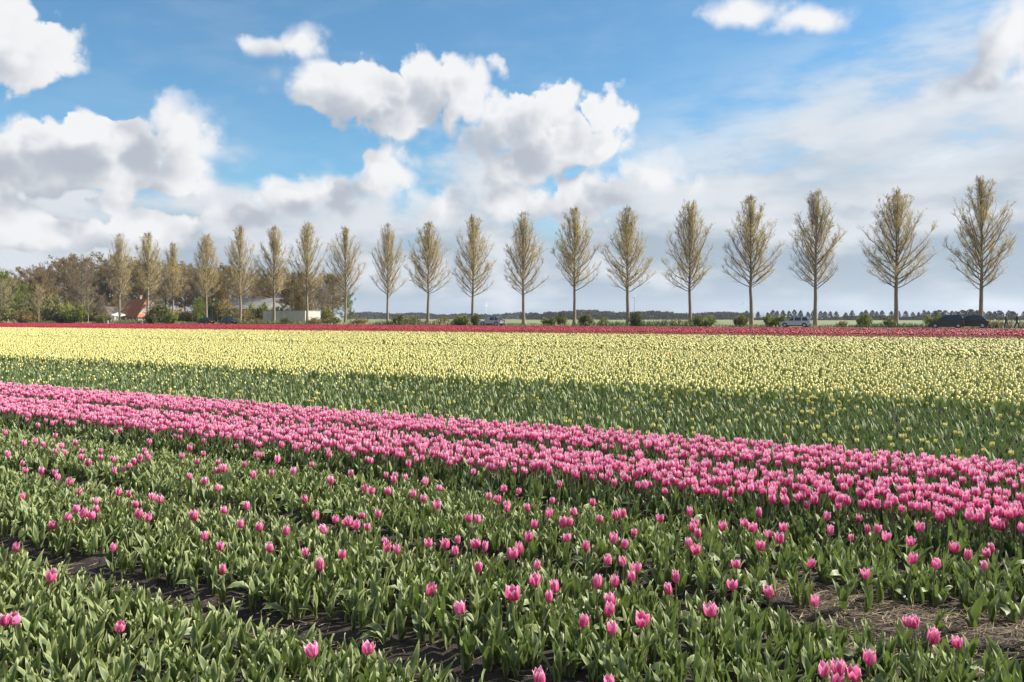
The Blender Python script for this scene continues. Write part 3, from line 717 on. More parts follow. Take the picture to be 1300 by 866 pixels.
def make_tree(seed, H, base, Rm, prof, nlimb, elev, nbr, ntw, twig_r, leaf_n, leaf_s, trunk_r, mats_t, mats_c, upward=.9, tw_len=.75, lean=.02, br_frac=.34, patchy=0.0, lobed=.12):
    """a trunk with limbs, and a crown of fine twigs and small leaves filling the outline prof (half width by height in the crown)"""
    g = np.random.default_rng(seed)
    tr, cr = Tree(), Tree()
    n = 14; z = np.linspace(0, H * .93, n)
    wob = np.cumsum(g.normal(0, lean, (n, 2)) * H / 20, 0); wob[0] = 0
    tp = np.column_stack([wob, z]); trd = trunk_r * np.interp(z / H, [0, .03, .3, .7, 1], [1.35, 1.0, .78, .36, .06])
    tr.tube(tp, trd, 8)
    cz = lambda c: H * (base + (1 - base) * c)
    limb_d = []
    for i in range(nlimb):
        c0 = ((i + g.uniform(0, 1)) / nlimb) ** 1.05 * .74
        z0 = cz(c0); s0 = np.array([np.interp(z0, z, tp[:, 0]), np.interp(z0, z, tp[:, 1]), z0])
        az_ = i * 2.39996 + g.uniform(-.5, .5)
        dc = np.interp(c0, [0, .12, .5, .74], elev) * g.uniform(.75, 1.25); ct = min(.99, c0 + dc)
        rr = Rm * np.interp(ct, *prof) * g.uniform(.70, 1.08) * (1 + lobed * sin(2 * az_ + seed + 5 * c0) + lobed * .7 * sin(3 * az_ + 2 * seed - 9 * c0)); tip = s0 + np.array([rr * cos(az_), rr * sin(az_), cz(ct) - z0])
        ctl = s0 + np.array([.62 * rr * cos(az_ + .12), .62 * rr * sin(az_ + .12), .40 * (cz(ct) - z0)])
        m = 6; ln = float(np.linalg.norm(tip - s0)) + .3
        pts = [(1 - t) ** 2 * s0 + 2 * t * (1 - t) * ctl + t * t * tip + (g.normal(0, .05, 3) if t else 0) for t in np.linspace(0, 1, m + 1)]
        pts = np.array(pts); r0 = min(trunk_r * .30, .010 * ln + .014) * (1.1 - .4 * c0)
        tr.tube(pts, np.linspace(r0, r0 * .22, m + 1), 4, 1)
        limb_d.append((pts, ln, c0))
    A, B, Rr = [], [], []
    for pts, ln, c0 in limb_d:
        k = max(2, int(nbr * ln / 4.5)); t = np.sort(g.uniform(.09, 1.0, k)) * (len(pts) - 1)
        i0 = np.minimum(t.astype(int), len(pts) - 2); s0 = pts[i0] + (pts[i0 + 1] - pts[i0]) * (t - i0)[:, None]
        d = unit(pts[i0 + 1] - pts[i0]); side = unit(g.normal(size=(k, 3)))
        dv = unit(d * .9 + side * .75 + np.array([0, 0, .35 * upward]))
        l = ln * br_frac * g.uniform(.55, 1.1, k) * (1.15 - .5 * t / (len(pts) - 1))
        A.append(s0); B.append(s0 + dv * l[:, None]); Rr.append(np.full(k, .010) + .006 * l)
    A, B, Rr = np.concatenate(A), np.concatenate(B), np.concatenate(Rr)
    cr.spikes(A, B, Rr)
    N = len(A) * ntw; j = np.repeat(np.arange(len(A)), ntw); t = g.uniform(.15, 1.0, N)[:, None]
    a2 = A[j] + (B[j] - A[j]) * t; d = unit(B[j] - A[j])
    dv = unit(d * .8 + unit(g.normal(size=(N, 3))) * .8 + np.array([0, 0, .55 * upward])); l = tw_len * g.uniform(.5, 1.25, N) * np.interp(a2[:, 2] / H, [.55, .95], [1, .55])
    b2 = a2 + dv * l[:, None]; over = np.maximum(0, b2[:, 2] - H * .95); b2[:, 2] -= over * g.uniform(.35, 1.0, N)
    cr.spikes(a2, b2, twig_r * g.uniform(.7, 1.2, N))
    if leaf_n:
        j = g.integers(0, N, leaf_n); C = a2[j] + (b2[j] - a2[j]) * g.uniform(.3, 1.05, leaf_n)[:, None] + g.normal(0, .05, (leaf_n, 3))
        if patchy:
            q = np.sin(C[:, 0] * .9 + seed) + np.sin(C[:, 1] * .8 + 2 * seed) + np.sin(C[:, 2] * .7 + 3 * seed) + .10 * (C[:, 2] - H * .55)
            C = C[g.random(leaf_n) < np.clip(.5 + patchy * q, .05, 1)]
        C = C[(np.hypot(C[:, 0] - np.interp(C[:, 2], z, tp[:, 0]), C[:, 1] - np.interp(C[:, 2], z, tp[:, 1])) > .085 * Rm * 2 * np.clip((H * 1.02 - C[:, 2]) / (H * .35), .1, 1)) | (g.random(len(C)) < .35)]
        cr.leaves(C, leaf_s, 1, g)
    return tr.mesh('trunk', mats_t), cr.mesh('crown', mats_c)

POP_PROF = ([0, .1, .22, .38, .55, .75, .9, 1.0], [.50, .78, .97, 1.0, .93, .70, .40, .06])
POPLARS = [make_tree(100 + k, 20.0, .25 + .02 * (k % 3), (3.75, 4.2, 3.9, 4.3, 3.6)[k], POP_PROF, 60, (.18, .30, .36, .26), 16, 9, .0115, 9500, .130, .28, [MAT['bark'], MAT['limb']], [MAT['twig'], MAT['poplar_leaf']], patchy=.35, br_frac=.27, tw_len=.8, lean=.03, lobed=.12) for k in range(5)]
RND_PROF = ([0, .1, .3, .55, .8, .95, 1.0], [.45, .8, 1.0, .95, .72, .4, .2])
WOODS = [make_tree(200 + k, 17.0, .22, 4.6, RND_PROF, 44, (.06, .12, .22, .15), 14, 8, .018, 21000, .20, .24, [MAT['bark_dark'], MAT['limb']], [MAT['twig_dark'], MAT['brown_leaf']], upward=.5, tw_len=.9, patchy=.15) for k in range(3)]
BARE = make_tree(210, 18.0, .2, 4.0, RND_PROF, 44, (.12, .2, .28, .15), 14, 9, .016, 1200, .12, .22, [MAT['bark_dark'], MAT['limb']], [MAT['twig_dark'], MAT['brown_leaf']], upward=.8, tw_len=.9)
GREENS = [make_tree(220 + k, 12.0, .14, 3.6, RND_PROF, 34, (.06, .12, .22, .15), 12, 7, .014, 15000, .21, .20, [MAT['bark_dark'], MAT['limb']], [MAT['twig_dark'], MAT['green_leaf']], upward=.5, tw_len=.7, patchy=.1) for k in range(2)]
YOUNG = make_tree(230, 8.0, .27, 2.6, RND_PROF, 26, (.3, .35, .4, .15), 9, 7, .012, 500, .10, .12, [MAT['bark'], MAT['limb']], [MAT['twig'], MAT['olive_leaf']], upward=1.0, tw_len=.6)
def plant_tree(name, kinds, x, p, h, H0, rot=None, wide=1.0, z=None, **kw):
    w = pix_on_p(x, p); t = empty(name, (w[0], w[1], ROAD_Z - .06 if z is None else z), random.uniform(0, 6.28) if rot is None else rot, **kw)
    s = h / H0; t.scale = (s * wide, s * wide, s)
    add('trunk', kinds[0], t); add('crown', kinds[1], t); return t
POP_X = [(1356, 218), (1245, 225), (1138, 240), (1035, 242), (954, 248), (876, 255), (797, 263), (729, 263), (665, 267), (600, 273), (543, 282), (492, 282), (438, 288),
         (390, 282), (348, 287), (305, 287), (262, 297), (220, 308), (187, 295), (152, 295)]
ORD = 'second third fourth fifth sixth seventh eighth ninth tenth eleventh twelfth thirteenth fourteenth fifteenth sixteenth seventeenth eighteenth nineteenth'.split()
for i, (x, yt) in enumerate(POP_X):
    P_T = 134.0; w = pix_on_p(x, P_T); h = (HY - yt) * w[1] / F_PX + CAM_H - ROAD_Z
    plant_tree('poplar_tree', POPLARS[(i * 3 + i // 5) % 5], x, P_T, h, 20.0, rot=i * 1.7, wide=(1.06 if x > 500 else .92) * (1, .94, 1.07, .98)[i % 4],
               label=('tall twiggy poplar just beyond the two people walking by the road' if i == 0 else 'tall poplar right beside the black estate car' if i == 1 else
                      'roadside poplar, %s along the row counting from the black estate car' % ORD[i - 2]), cat='tree', group='poplars lined up along the road')
# the brown wood behind the left end of the road
random.seed(5)
for i in range(46):
    x = -30 + i * 10.2 + random.uniform(-7, 7); p = random.uniform(148, 182) if i % 2 else random.uniform(160, 195)
    w = pix_on_p(x, p); top = np.interp(x, [-40, 30, 90, 150, 300, 420, 500], [345, 332, 322, 318, 332, 345, 352]) + random.uniform(-6, 14)
    h = (HY - top) * w[1] / F_PX + CAM_H
    bare_ = i % 5 == 3
    plant_tree('wood_tree', BARE if bare_ else WOODS[i % 3], x, p, h, 18.0 if bare_ else 17.0, z=-.14, wide=random.uniform(.9, 1.15),
               label='bare leafless dark tree in the wood behind the poplars' if bare_ else 'brown budding tree in the wood behind the poplars', cat='tree',
               group='bare trees of the wood' if bare_ else 'brown trees of the wood')
for x, p, top, lab in ((2, 133, 336, 'fresh green tree at the left end of the wood'), (440, 146, 366, 'small fresh green tree behind the verge, between two poplars'),
                       (252, 143, 374, 'small yellow green tree behind the two parked dark cars'), (30, 150, 352, 'fresh green tree beside a pale trunked young tree')):
    w = pix_on_p(x, p); h = (HY - top) * w[1] / F_PX + CAM_H
    plant_tree('green_tree', GREENS[x % 2], x, p, h, 12.0, z=-.14, wide=.9, label=lab, cat='tree')
for x, p, top, lab in ((6, 131, 352, 'pale trunked young tree at the left end of the verge'), (49, 131, 358, 'slender pale trunked young tree among olive shrubs'),
                       (112, 131, 362, 'spreading pale trunked young tree left of the brick outbuilding')):
    w = pix_on_p(x, p); h = (HY - top) * w[1] / F_PX + CAM_H - ROAD_Z
    plant_tree('young_tree', YOUNG, x, p, h, 8.0, label=lab, cat='tree')

for x, p, h, lab in ((153, 138.3, 9.5, 'thin bare tree between the outbuilding and the porch'), (191, 138.3, 10.5, 'thin bare tree before the right end of the orange roof'),
                     (128, 139, 9.0, 'thin bare tree left of the outbuilding')):
    plant_tree('bare_tree', BARE, x, p, h, 18.0, z=.1, wide=1.1, label=lab, cat='tree')
# shrubs on the verge
def make_shrub(seed, leafm, n=3600, ls=.10):
    """several ragged clumps of upright stems growing together; about 1 high and 2 wide"""
    g = np.random.default_rng(seed); st, fo = Tree(), Tree(); A, B = [], []
    lobes = [(g.uniform(-.6, .6), g.uniform(-.6, .6), g.uniform(.55, 1.0)) for _ in range(5)]
    for i in range(110):
        lx, ly, lh = lobes[i % 5]; a = g.uniform(0, 6.28); r = g.uniform(0, 1) ** .7 * .48
        A.append((lx * .7 + .08 * cos(a), ly * .7 + .08 * sin(a), 0)); B.append((lx + r * cos(a), ly + r * sin(a), lh * (1 - .9 * r * r) * g.uniform(.6, 1.12)))
    A, B = np.array(A), np.array(B); st.spikes(A, B, np.full(110, .011))
    j = g.integers(0, 110, n); t = g.uniform(.12, 1.06, n)[:, None] ** .75
    C = A[j] + (B[j] - A[j]) * t + g.normal(0, .055, (n, 3)); C[:, 2] = np.maximum(C[:, 2], .03)
    tw = np.arange(0, n, 2); fo.spikes(C[tw], C[tw] + unit(g.normal(size=(len(tw), 3)) * .6 + np.array([0, 0, 1.0])) * g.uniform(.06, .20, (len(tw), 1)), np.full(len(tw), .006), 1)
    tn = np.clip(.5 * g.random(n) + .5 * np.clip(.5 + .5 * np.sin((j % 5) * 1.7 + j * .3), 0, 1), 0, 1)
    fo.leaves(C, ls, 0, g, tn)
    return st.mesh('stems', [MAT['twig_dark']]), fo.mesh('foliage', [leafm, MAT['twig']])
SHRUB = {'green': make_shrub(1, MAT['green_leaf']), 'olive': make_shrub(2, MAT['olive_leaf'], 3200), 'dark': make_shrub(3, MAT['dark_leaf'], 4200), 'brown': make_shrub(4, MAT['brown_leaf'], 2200)}
KIND_WORD = {'green': 'fresh green', 'olive': 'olive green', 'dark': 'dark green', 'brown': 'brown twiggy'}
def shrub(x, wpx, hpx, kind, p, lab=None, grp=None):
    w = pix_on_p(x, p); k = w[1] / F_PX
    z = ROAD_Z - .08 if p < 139 else -.15
    t = empty('shrub', (w[0], w[1], z), random.uniform(0, 6.28), label=lab or KIND_WORD[kind] + ' shrub growing on the verge between the poplars', cat='shrub', group=grp or (KIND_WORD[kind] + ' shrubs on the verge'))
    t.scale = (wpx * k / 2, wpx * k / 2, hpx * k)
    add('stems', SHRUB[kind][0], t); add('foliage', SHRUB[kind][1], t)
for x, wp, hp, kd, p in ((512, 30, 14, 'olive', 132), (528, 22, 11, 'olive', 136), (560, 26, 11, 'olive', 133), (588, 34, 15, 'green', 130), (607, 20, 15, 'dark', 131), (697, 22, 12, 'green', 131), (714, 22, 17, 'olive', 133),
                         (743, 28, 16, 'dark', 131), (765, 18, 11, 'olive', 137), (808, 28, 19, 'olive', 130), (893, 36, 16, 'green', 131), (862, 20, 10, 'olive', 137), (938, 26, 17, 'olive', 131),
                         (984, 36, 18, 'green', 131), (1100, 28, 20, 'green', 131), (1127, 20, 13, 'olive', 133), (1186, 26, 19, 'green', 132), (1258, 26, 9, 'olive', 131), (1318, 34, 12, 'green', 132), (1068, 18, 8, 'brown', 133),
                         (418, 34, 10, 'olive', 132), (400, 24, 9, 'brown', 131), (455, 30, 8, 'brown', 132), (360, 20, 9, 'olive', 131), (330, 18, 7, 'brown', 132), (300, 26, 8, 'olive', 132)):
    shrub(x, wp, hp, kd, p)
for x, wp, hp, kd, p in ((12, 44, 22, 'olive', 131), (40, 40, 26, 'olive', 136), (68, 46, 34, 'olive', 137), (95, 46, 26, 'green', 131), (80, 30, 16, 'dark', 129), (32, 30, 15, 'brown', 129), (128, 28, 13, 'olive', 130), (-25, 50, 30, 'green', 133)):
    shrub(x, wp, hp, kd, p, KIND_WORD[kd] + ' shrub in the thicket left of the house', KIND_WORD[kd] + ' shrubs in the thicket')
for x, wp, hp, kd, p in ((206, 40, 26, 'dark', 131), (214, 26, 18, 'green', 129.5), (196, 26, 14, 'dark', 129.5)):
    shrub(x, wp, hp, kd, p, KIND_WORD[kd] + ' bush in front of the right side of the orange roofed house', KIND_WORD[kd] + ' bushes before the house')

for i in range(44):                              # undergrowth of the wood
    kd = ('brown', 'olive', 'brown', 'green')[i % 4]
    shrub(-20 + (i % 30) * 15 + random.uniform(-6, 6), random.uniform(28, 46), random.uniform(16, 38), kd, random.uniform(150, 158) if i < 30 else random.uniform(185, 200), KIND_WORD[kd] + ' bush of the undergrowth beneath the brown wood', KIND_WORD[kd] + ' undergrowth bushes')

# rough dry grass along the verge
def blade_tpl():
    V = np.array([(-.5, 0, 0), (.5, 0, 0), (.0, .35, .6), (.05, .9, 1.0), (0, .15, .0)], float)
    T = np.array([(0, 1, 2), (0, 2, 4), (1, 4, 2), (0, 2, 3), (2, 1, 3)]); return V, T, np.zeros(5)
def grass_blade_mat():
    m, nt, b, out = mat_base('rough_grass_blade')
    c = ramp(nt, attr(nt, 'tone'), [(0, (.08, .11, .03)), (.4, (.17, .18, .06)), (.6, (.33, .27, .14)), (1, (.50, .41, .25))])
    nt.links.new(c, b.inputs['Base Color']); b.inputs['Roughness'].default_value = .8; thin(nt, b, out, c, .25); return m
acc = Acc(); n = 24000
p = np.where(rng.random(n) < .75, rng.uniform(128.2, 139, n), rng.uniform(118.8, 120.6, n)); q = rng.uniform(-45, 330, n)
dry = .5 + .5 * np.sin(q * .21 + 1.3 * np.sin(q * .07)); tall = np.clip(.35 + .65 * np.sin(q * .13 + .8) + .3 * np.sin(q * .41), .2, 1.2)
hh = np.where(p < 121, .18, .32 + .62 * tall) * rng.uniform(.6, 1.3, n)
z = np.where(p < 121, .0, ROAD_Z - .06)
acc.scatter(blade_tpl(), np.column_stack([xy(p, q), z]), rng.uniform(0, 6.28, n), np.column_stack([np.full(n, .13), hh * .5, hh]), 0, np.clip(dry * .75 + rng.normal(.1, .2, n), 0, 1))
add('verge_grass', acc.mesh('verge_grass', [grass_blade_mat()]), kind='stuff', label='rough dry grass along the roadside verge', cat='grass')

# ------------------------------------------------------------------ the far skyline
def make_far(seed, H, Rm, prof, base, n=420):
    g = np.random.default_rng(seed); tr, cr = Tree(), Tree()
    tr.tube([(0, 0, 0), (0, 0, H * .5), (0, 0, H * .85)], [.03 * H, .02 * H, .006 * H], 5)
    c = g.random(n) ** .9; rr = Rm * np.interp(c, *prof) * np.sqrt(g.random(n)); a = g.uniform(0, 6.28, n)
    cr.leaves(np.column_stack([rr * np.cos(a), rr * np.sin(a), H * (base + (1 - base) * c)]), H * .10, 0, g)
    return tr.mesh('trunk', [MAT['bark_dark']]), cr.mesh('crown', [MAT['far_leaf']])
FAR = [make_far(300 + k, 9.0, 3.0 + .3 * k, ([0, .2, .5, .8, 1], [.6, 1, .8, .5, .1]), .22) for k in range(3)]
FARR = [make_far(310 + k, 9.0, 4.6, RND_PROF, .06, 700) for k in range(2)]
random.seed(9)
def far_tree(x, Zd, top, kinds, lab, grp, wide=1.0):
    X, Y = pix_at_depth(x, Zd); h = (HY - top) * Zd / F_PX + CAM_H
    t = empty('far_tree', (X, Y, -.16), random.uniform(0, 6.28), label=lab, cat='tree', group=grp); s = h / 9.0; t.scale = (s * wide, s * wide, s)
    k = random.choice(kinds); add('trunk', k[0], t); add('crown', k[1], t)
x = 948
while x < 1345:
    far_tree(x, 640 + random.uniform(-25, 25), 394.8 + random.uniform(-1.8, 1.8), FAR, 'small slender tree of the regular row on the right hand horizon', 'row of small trees on the horizon'); x += random.choice((5.5, 6.8, 7.4, 8.2, 9.0, 12.0))
for x, top, wd in ((1187, 394.5, .95), (1192, 393.5, 1.0), (1200, 394, .9), (1214, 395, .9), (1222, 393.5, 1.0), (1232, 392.5, 1.1), (1241, 394, 1.0), (1268, 394, 1.0), (1285, 395, 1.0), (1256, 395, .9)):
    far_tree(x, 560, top, FARR, 'round dark tree in the clump on the right hand horizon', 'round trees on the horizon', wd)
# the wood that runs along the horizon reads as one mass
acc = Acc(); V0 = []
fa = Tree(); g = np.random.default_rng(77)
n = 52000
xx = g.uniform(440, 1340, n); Zd = np.where(xx < 660, 1250, np.where(xx < 955, 900, 700)) + g.uniform(0, 60, n)
X = (xx - CX) / F_PX * Zd
top = 5.2 + 1.1 * np.sin(X * .021) + 1.1 * np.sin(X * .083 + 1) + 1.3 * np.abs(np.sin(X * .19)) + 1.2 * np.abs(np.sin(X * .47 + 1.3 * np.sin(X * .05))) - .6 + np.where(xx < 660, 2.5, 0) + np.where((xx > 690) & (xx < 945), 2.0, 0) - np.where(xx > 955, 4.6, 0)
zz = g.random(n) ** .8 * top
fa.leaves(np.column_stack([X, Zd, zz]), 2.1, 0, g)
k = np.arange(0, 900); xs = g.uniform(440, 1060, 900); Zt = np.where(xs < 660, 1250, 900) + 25; Xs = (xs - CX) / F_PX * Zt
fa.spikes(np.column_stack([Xs, Zt, np.full(900, -.1)]), np.column_stack([Xs, Zt, g.uniform(6, 10.5, 900)]), np.full(900, .16), 1)
add('distant_wood', fa.mesh('distant_wood', [MAT['far_leaf'], MAT['bark_dark']]), kind='stuff', label='dark wood stretched along the horizon behind the poplars', cat='wood')

# ------------------------------------------------------------------ wind turbines
MAT['turbine'] = plain('white_turbine_paint', (.80, .80, .80), .4, var=.03)
MAT['turbine_grey'] = plain('grey_turbine_paint', (.30, .33, .37), .5, var=.03)
def turbine(x, hub_y, blade, Zd, yaw, roll, mat, lab):
    X, Y = pix_at_depth(x, Zd); hz = (HY - hub_y) * Zd / F_PX + CAM_H; bl = blade * Zd / F_PX
    r = empty('wind_turbine', (X, Y, -.14), yaw, label=lab, cat='wind turbine')
    t = Tree(); t.tube([(0, 0, 0), (0, 0, hz * .5), (0, 0, hz)], [2.6, 2.0, 1.4], 12); add('tower', t.mesh('tower', [mat]), r)
    nac = boxes_mesh('nacelle', [(-1.8, 1.8, -2.5, 6, hz - 1.6, hz + 2.0)], [mat]); na = add('nacelle', nac, r)
    t = Tree(); t.tube([(0, -2.5, hz), (0, -4, hz), (0, -5.2, hz)], [1.8, 1.6, .2], 10); hub = add('hub', t.mesh('hub', [mat]), r)
    for k in range(3):
        a = roll + k * 2 * pi / 3; d = np.array([sin(a), 0, cos(a)]); e = np.array([cos(a), 0, -sin(a)]); V = []
        for s, w in ((0, .9), (.08, 1.1), (.2, 2.3), (.6, 1.4), (1, .25)):
            c = np.array([0, -3.6, hz]) + d * bl * s; V += [c + e * w * .35, c + np.array([0, -.4, 0]), c - e * w, c + np.array([0, .35, 0])]
        F_ = [(l * 4 + k2, l * 4 + (k2 + 1) % 4, l * 4 + 4 + (k2 + 1) % 4, l * 4 + 4 + k2) for l in range(4) for k2 in range(4)] + [(16, 17, 18, 19)]
        add('blade', poly_mesh('blade', V, F_, [mat]), r)
turbine(945, 384, 12.5, 3600, .2, .03, MAT['turbine'], 'white wind turbine on the horizon left of a poplar trunk')
turbine(805.5, 378, 7, 3600, 1.25, .5, MAT['turbine_grey'], 'thin grey wind turbine seen nearly edge on, beside a poplar trunk')
turbine(617, 387, 6, 5200, .9, .1, MAT['turbine'], 'tiny pale wind turbine on the horizon above the silver off road car')

# ------------------------------------------------------------------ buildings (built along the road direction: local +x = photo right, +y = away from the road)
BROT = ROW_ANG + pi
def tile_mat():
    m, nt, b, out = mat_base('orange_roof_tile'); n = noise_t(nt, 1.4, 6, .65)
    c = ramp(nt, n, [(.3, (.25, .085, .04)), (.5, (.35, .12, .052)), (.72, (.42, .18, .08))]); nt.links.new(c, b.inputs['Base Color']); b.inputs['Roughness'].default_value = .85
    w = nt.nodes.new('ShaderNodeTexWave'); w.bands_direction = 'X'; w.inputs['Scale'].default_value = 1.3; tc = nt.nodes.new('ShaderNodeTexCoord'); nt.links.new(tc.outputs['Object'], w.inputs[0]); bump(nt, b, w.outputs['Fac'], .7, .06); return m
def brick_mat(name, c1, c2):
    m, nt, b, out = mat_base(name); t = nt.nodes.new('ShaderNodeTexBrick'); tc = nt.nodes.new('ShaderNodeTexCoord'); mp = nt.nodes.new('ShaderNodeMapping'); mp.inputs['Rotation'].default_value = (R(90), 0, 0)
    nt.links.new(tc.outputs['Object'], mp.inputs[0]); nt.links.new(mp.outputs[0], t.inputs[0]); t.inputs['Color1'].default_value = (*c1, 1); t.inputs['Color2'].default_value = (*c2, 1); t.inputs['Mortar'].default_value = (.42, .40, .36, 1); t.inputs['Scale'].default_value = 4.0
    nt.links.new(t.outputs['Color'], b.inputs['Base Color']); b.inputs['Roughness'].default_value = .9; return m
def glass_mat():
    m, nt, b, out = mat_base('dark_glass'); b.inputs['Base Color'].default_value = (.045, .052, .06, 1); b.inputs['Roughness'].default_value = .06; b.inputs['Specular IOR Level'].default_value = .6; return m
MAT['tile'] = tile_mat(); MAT['brick'] = brick_mat('red_brick', (.30, .17, .12), (.38, .22, .16)); MAT['brick_pale'] = brick_mat('pale_brick', (.36, .27, .23), (.42, .33, .28))
MAT['roof_brown'] = plain('brown_roof_tile', (.10, .075, .06), .85, var=.25, scale=2); MAT['glass'] = glass_mat(); MAT['white_wood'] = plain('white_woodwork', (.80, .80, .78), .5, var=.05)
MAT['shed_wall'] = plain('grey_shed_cladding', (.20, .205, .20), .6, var=.12, scale=.6); MAT['shed_roof'] = plain('pale_shed_roof', (.24, .235, .22), .7, var=.15, scale=.4)
MAT['render_white'] = plain('cream_render', (.47, .45, .39), .85, var=.12, scale=.7); MAT['dark_metal'] = plain('dark_metal', (.035, .037, .035), .5)
def gable(L_, D, eave, ridge, over=.35, hip_r=0.0):
    """verts and faces of a roof slab with its ridge along x"""
    x0, x1, y0, y1 = -L_ / 2 - over, L_ / 2 + over, -D / 2 - over, D / 2 + over; ez = eave - over * (ridge - eave) / (D / 2) ; V = []
    for dz in (0, -.18):
        V += [(x0, y0, ez + dz), (x1, y0, ez + dz), (x1, y1, ez + dz), (x0, y1, ez + dz), (x0, 0, ridge + dz), (x1 - hip_r, 0, ridge + dz)]
    F_ = [(0, 1, 5, 4), (2, 3, 4, 5), (1, 2, 5), (0, 4, 3)] if hip_r else [(0, 1, 5, 4), (2, 3, 4, 5)]
    b = [tuple(reversed([i + 6 for i in f])) for f in F_]
    rim = [(0, 6, 7, 1), (1, 7, 8, 2), (2, 8, 9, 3), (3, 9, 6, 0)] if hip_r else [(0, 6, 7, 1), (2, 8, 9, 3), (1, 7, 11, 5), (5, 11, 8, 2), (3, 9, 10, 4), (4, 10, 6, 0)]
    return V, F_ + b + rim
def gable_walls(L_, D, eave, ridge):
    x0, x1, y0, y1 = -L_ / 2, L_ / 2, -D / 2, D / 2
    V = [(x0, y0, 0), (x1, y0, 0), (x1, y1, 0), (x0, y1, 0), (x0, y0, eave), (x1, y0, eave), (x1, y1, eave), (x0, y1, eave), (x0, 0, ridge - .2), (x1, 0, ridge - .2)]
    return V, [(0, 1, 5, 4), (2, 3, 7, 6), (1, 2, 6, 9, 5), (3, 0, 4, 8, 7)]
def window(parent, x0, x1, z0, z1, y, name='window'):
    wf = add(name, boxes_mesh(name, [(x0, x1, y - .06, y + .02, z0, z0 + .08), (x0, x1, y - .06, y + .02, z1 - .08, z1), (x0, x0 + .08, y - .06, y + .02, z0 + .08, z1 - .08), (x1 - .08, x1, y - .06, y + .02, z0 + .08, z1 - .08), ((x0 + x1) / 2 - .03, (x0 + x1) / 2 + .03, y - .06, y + .02, z0 + .08, z1 - .08)], [MAT['white_wood']]), parent)
    add('pane', boxes_mesh('pane', [(x0 + .08, x1 - .08, y - .03, y + .01, z0 + .08, z1 - .08)], [MAT['glass']]), wf)
def build_house():
    w = pix_on_p(179, 145); h = empty('house', (w[0], w[1], -.14), BROT, label='brick house with an orange tiled roof and white porch among the trees', cat='house')
    L_, D, ev, rd = 9.0, 8.0, 2.6, 7.2
    V, F_ = gable_walls(L_, D, ev, rd); add('wall', poly_mesh('wall', V, F_, [MAT['brick']]), h)
    V, F_ = gable(L_, D, ev, rd, .4, 2.4); rf = add('roof', poly_mesh('roof', V, F_, [MAT['tile']]), h)
    add('chimney', boxes_mesh('chimney', [(-1.3, -.6, .1, .8, rd - .6, rd + .9), (-1.4, -.5, 0, .9, rd + .9, rd + 1.02)], [MAT['brick']]), rf)
    window(h, -3.8, -2.4, .9, 2.2, -D / 2); window(h, .6, 1.9, .9, 2.2, -D / 2); window(h, 2.6, 3.9, .9, 2.2, -D / 2)
    d = add('door', boxes_mesh('door', [(-1.5, -.5, -D / 2 - .05, -D / 2 + .02, .05, 2.15)], [MAT['white_wood']]), h)
    add('handle', boxes_mesh('handle', [(-.68, -.6, -D / 2 - .11, -D / 2 - .05, 1.0, 1.06)], [MAT['dark_metal']]), d)
    add('porch_roof', poly_mesh('porch_roof', [(-4.6, -D / 2 - 2.2, 2.35), (-1.2, -D / 2 - 2.2, 2.05), (-1.2, -D / 2 - .02, 2.5), (-4.6, -D / 2 - .02, 3.2), (-4.6, -D / 2 - 2.2, 2.65), (-1.2, -D / 2 - 2.2, 2.3), (-1.2, -D / 2 - .02, 2.75), (-4.6, -D / 2 - .02, 3.5)],
                              [(3, 2, 1, 0), (4, 5, 6, 7), (0, 1, 5, 4), (1, 2, 6, 5), (2, 3, 7, 6), (3, 0, 4, 7)], [MAT['white_wood']]), h)
    for xp in (-2.4, -4.3): add('porch_post', boxes_mesh('porch_post', [(xp, xp + .3, -D / 2 - 2.0, -D / 2 - 1.7, 0, 2.3)], [MAT['white_wood']]), h)
    add('white_cabinet', boxes_mesh('white_cabinet', [(-.75, .75, -.4, .4, 0, .9), (-.8, .8, -.45, .45, .9, .97)], [MAT['white_wood']]), None, (*(pix_on_p(174, 139.4)), -.1), (0, 0, BROT), label='white box standing before the porch of the house', cat='box')
    w = pix_on_p(144, 147); o = empty('outbuilding', (w[0], w[1], -.14), BROT, label='pale brick gabled outbuilding left of the orange roofed house', cat='building')
    V, F_ = gable_walls(5.0, 3.4, 3.0, 5.2); Rz = lambda vs: [(-y, x, z) for x, y, z in vs]
    add('wall', poly_mesh('wall', Rz(V), F_, [MAT['brick_pale']]), o); V, F_ = gable(5.0, 3.4, 3.0, 5.2, .25); add('roof', poly_mesh('roof', Rz(V), F_, [MAT['roof_brown']]), o)
    window(o, -.6, .6, 1.0, 2.1, -2.5)
build_house()
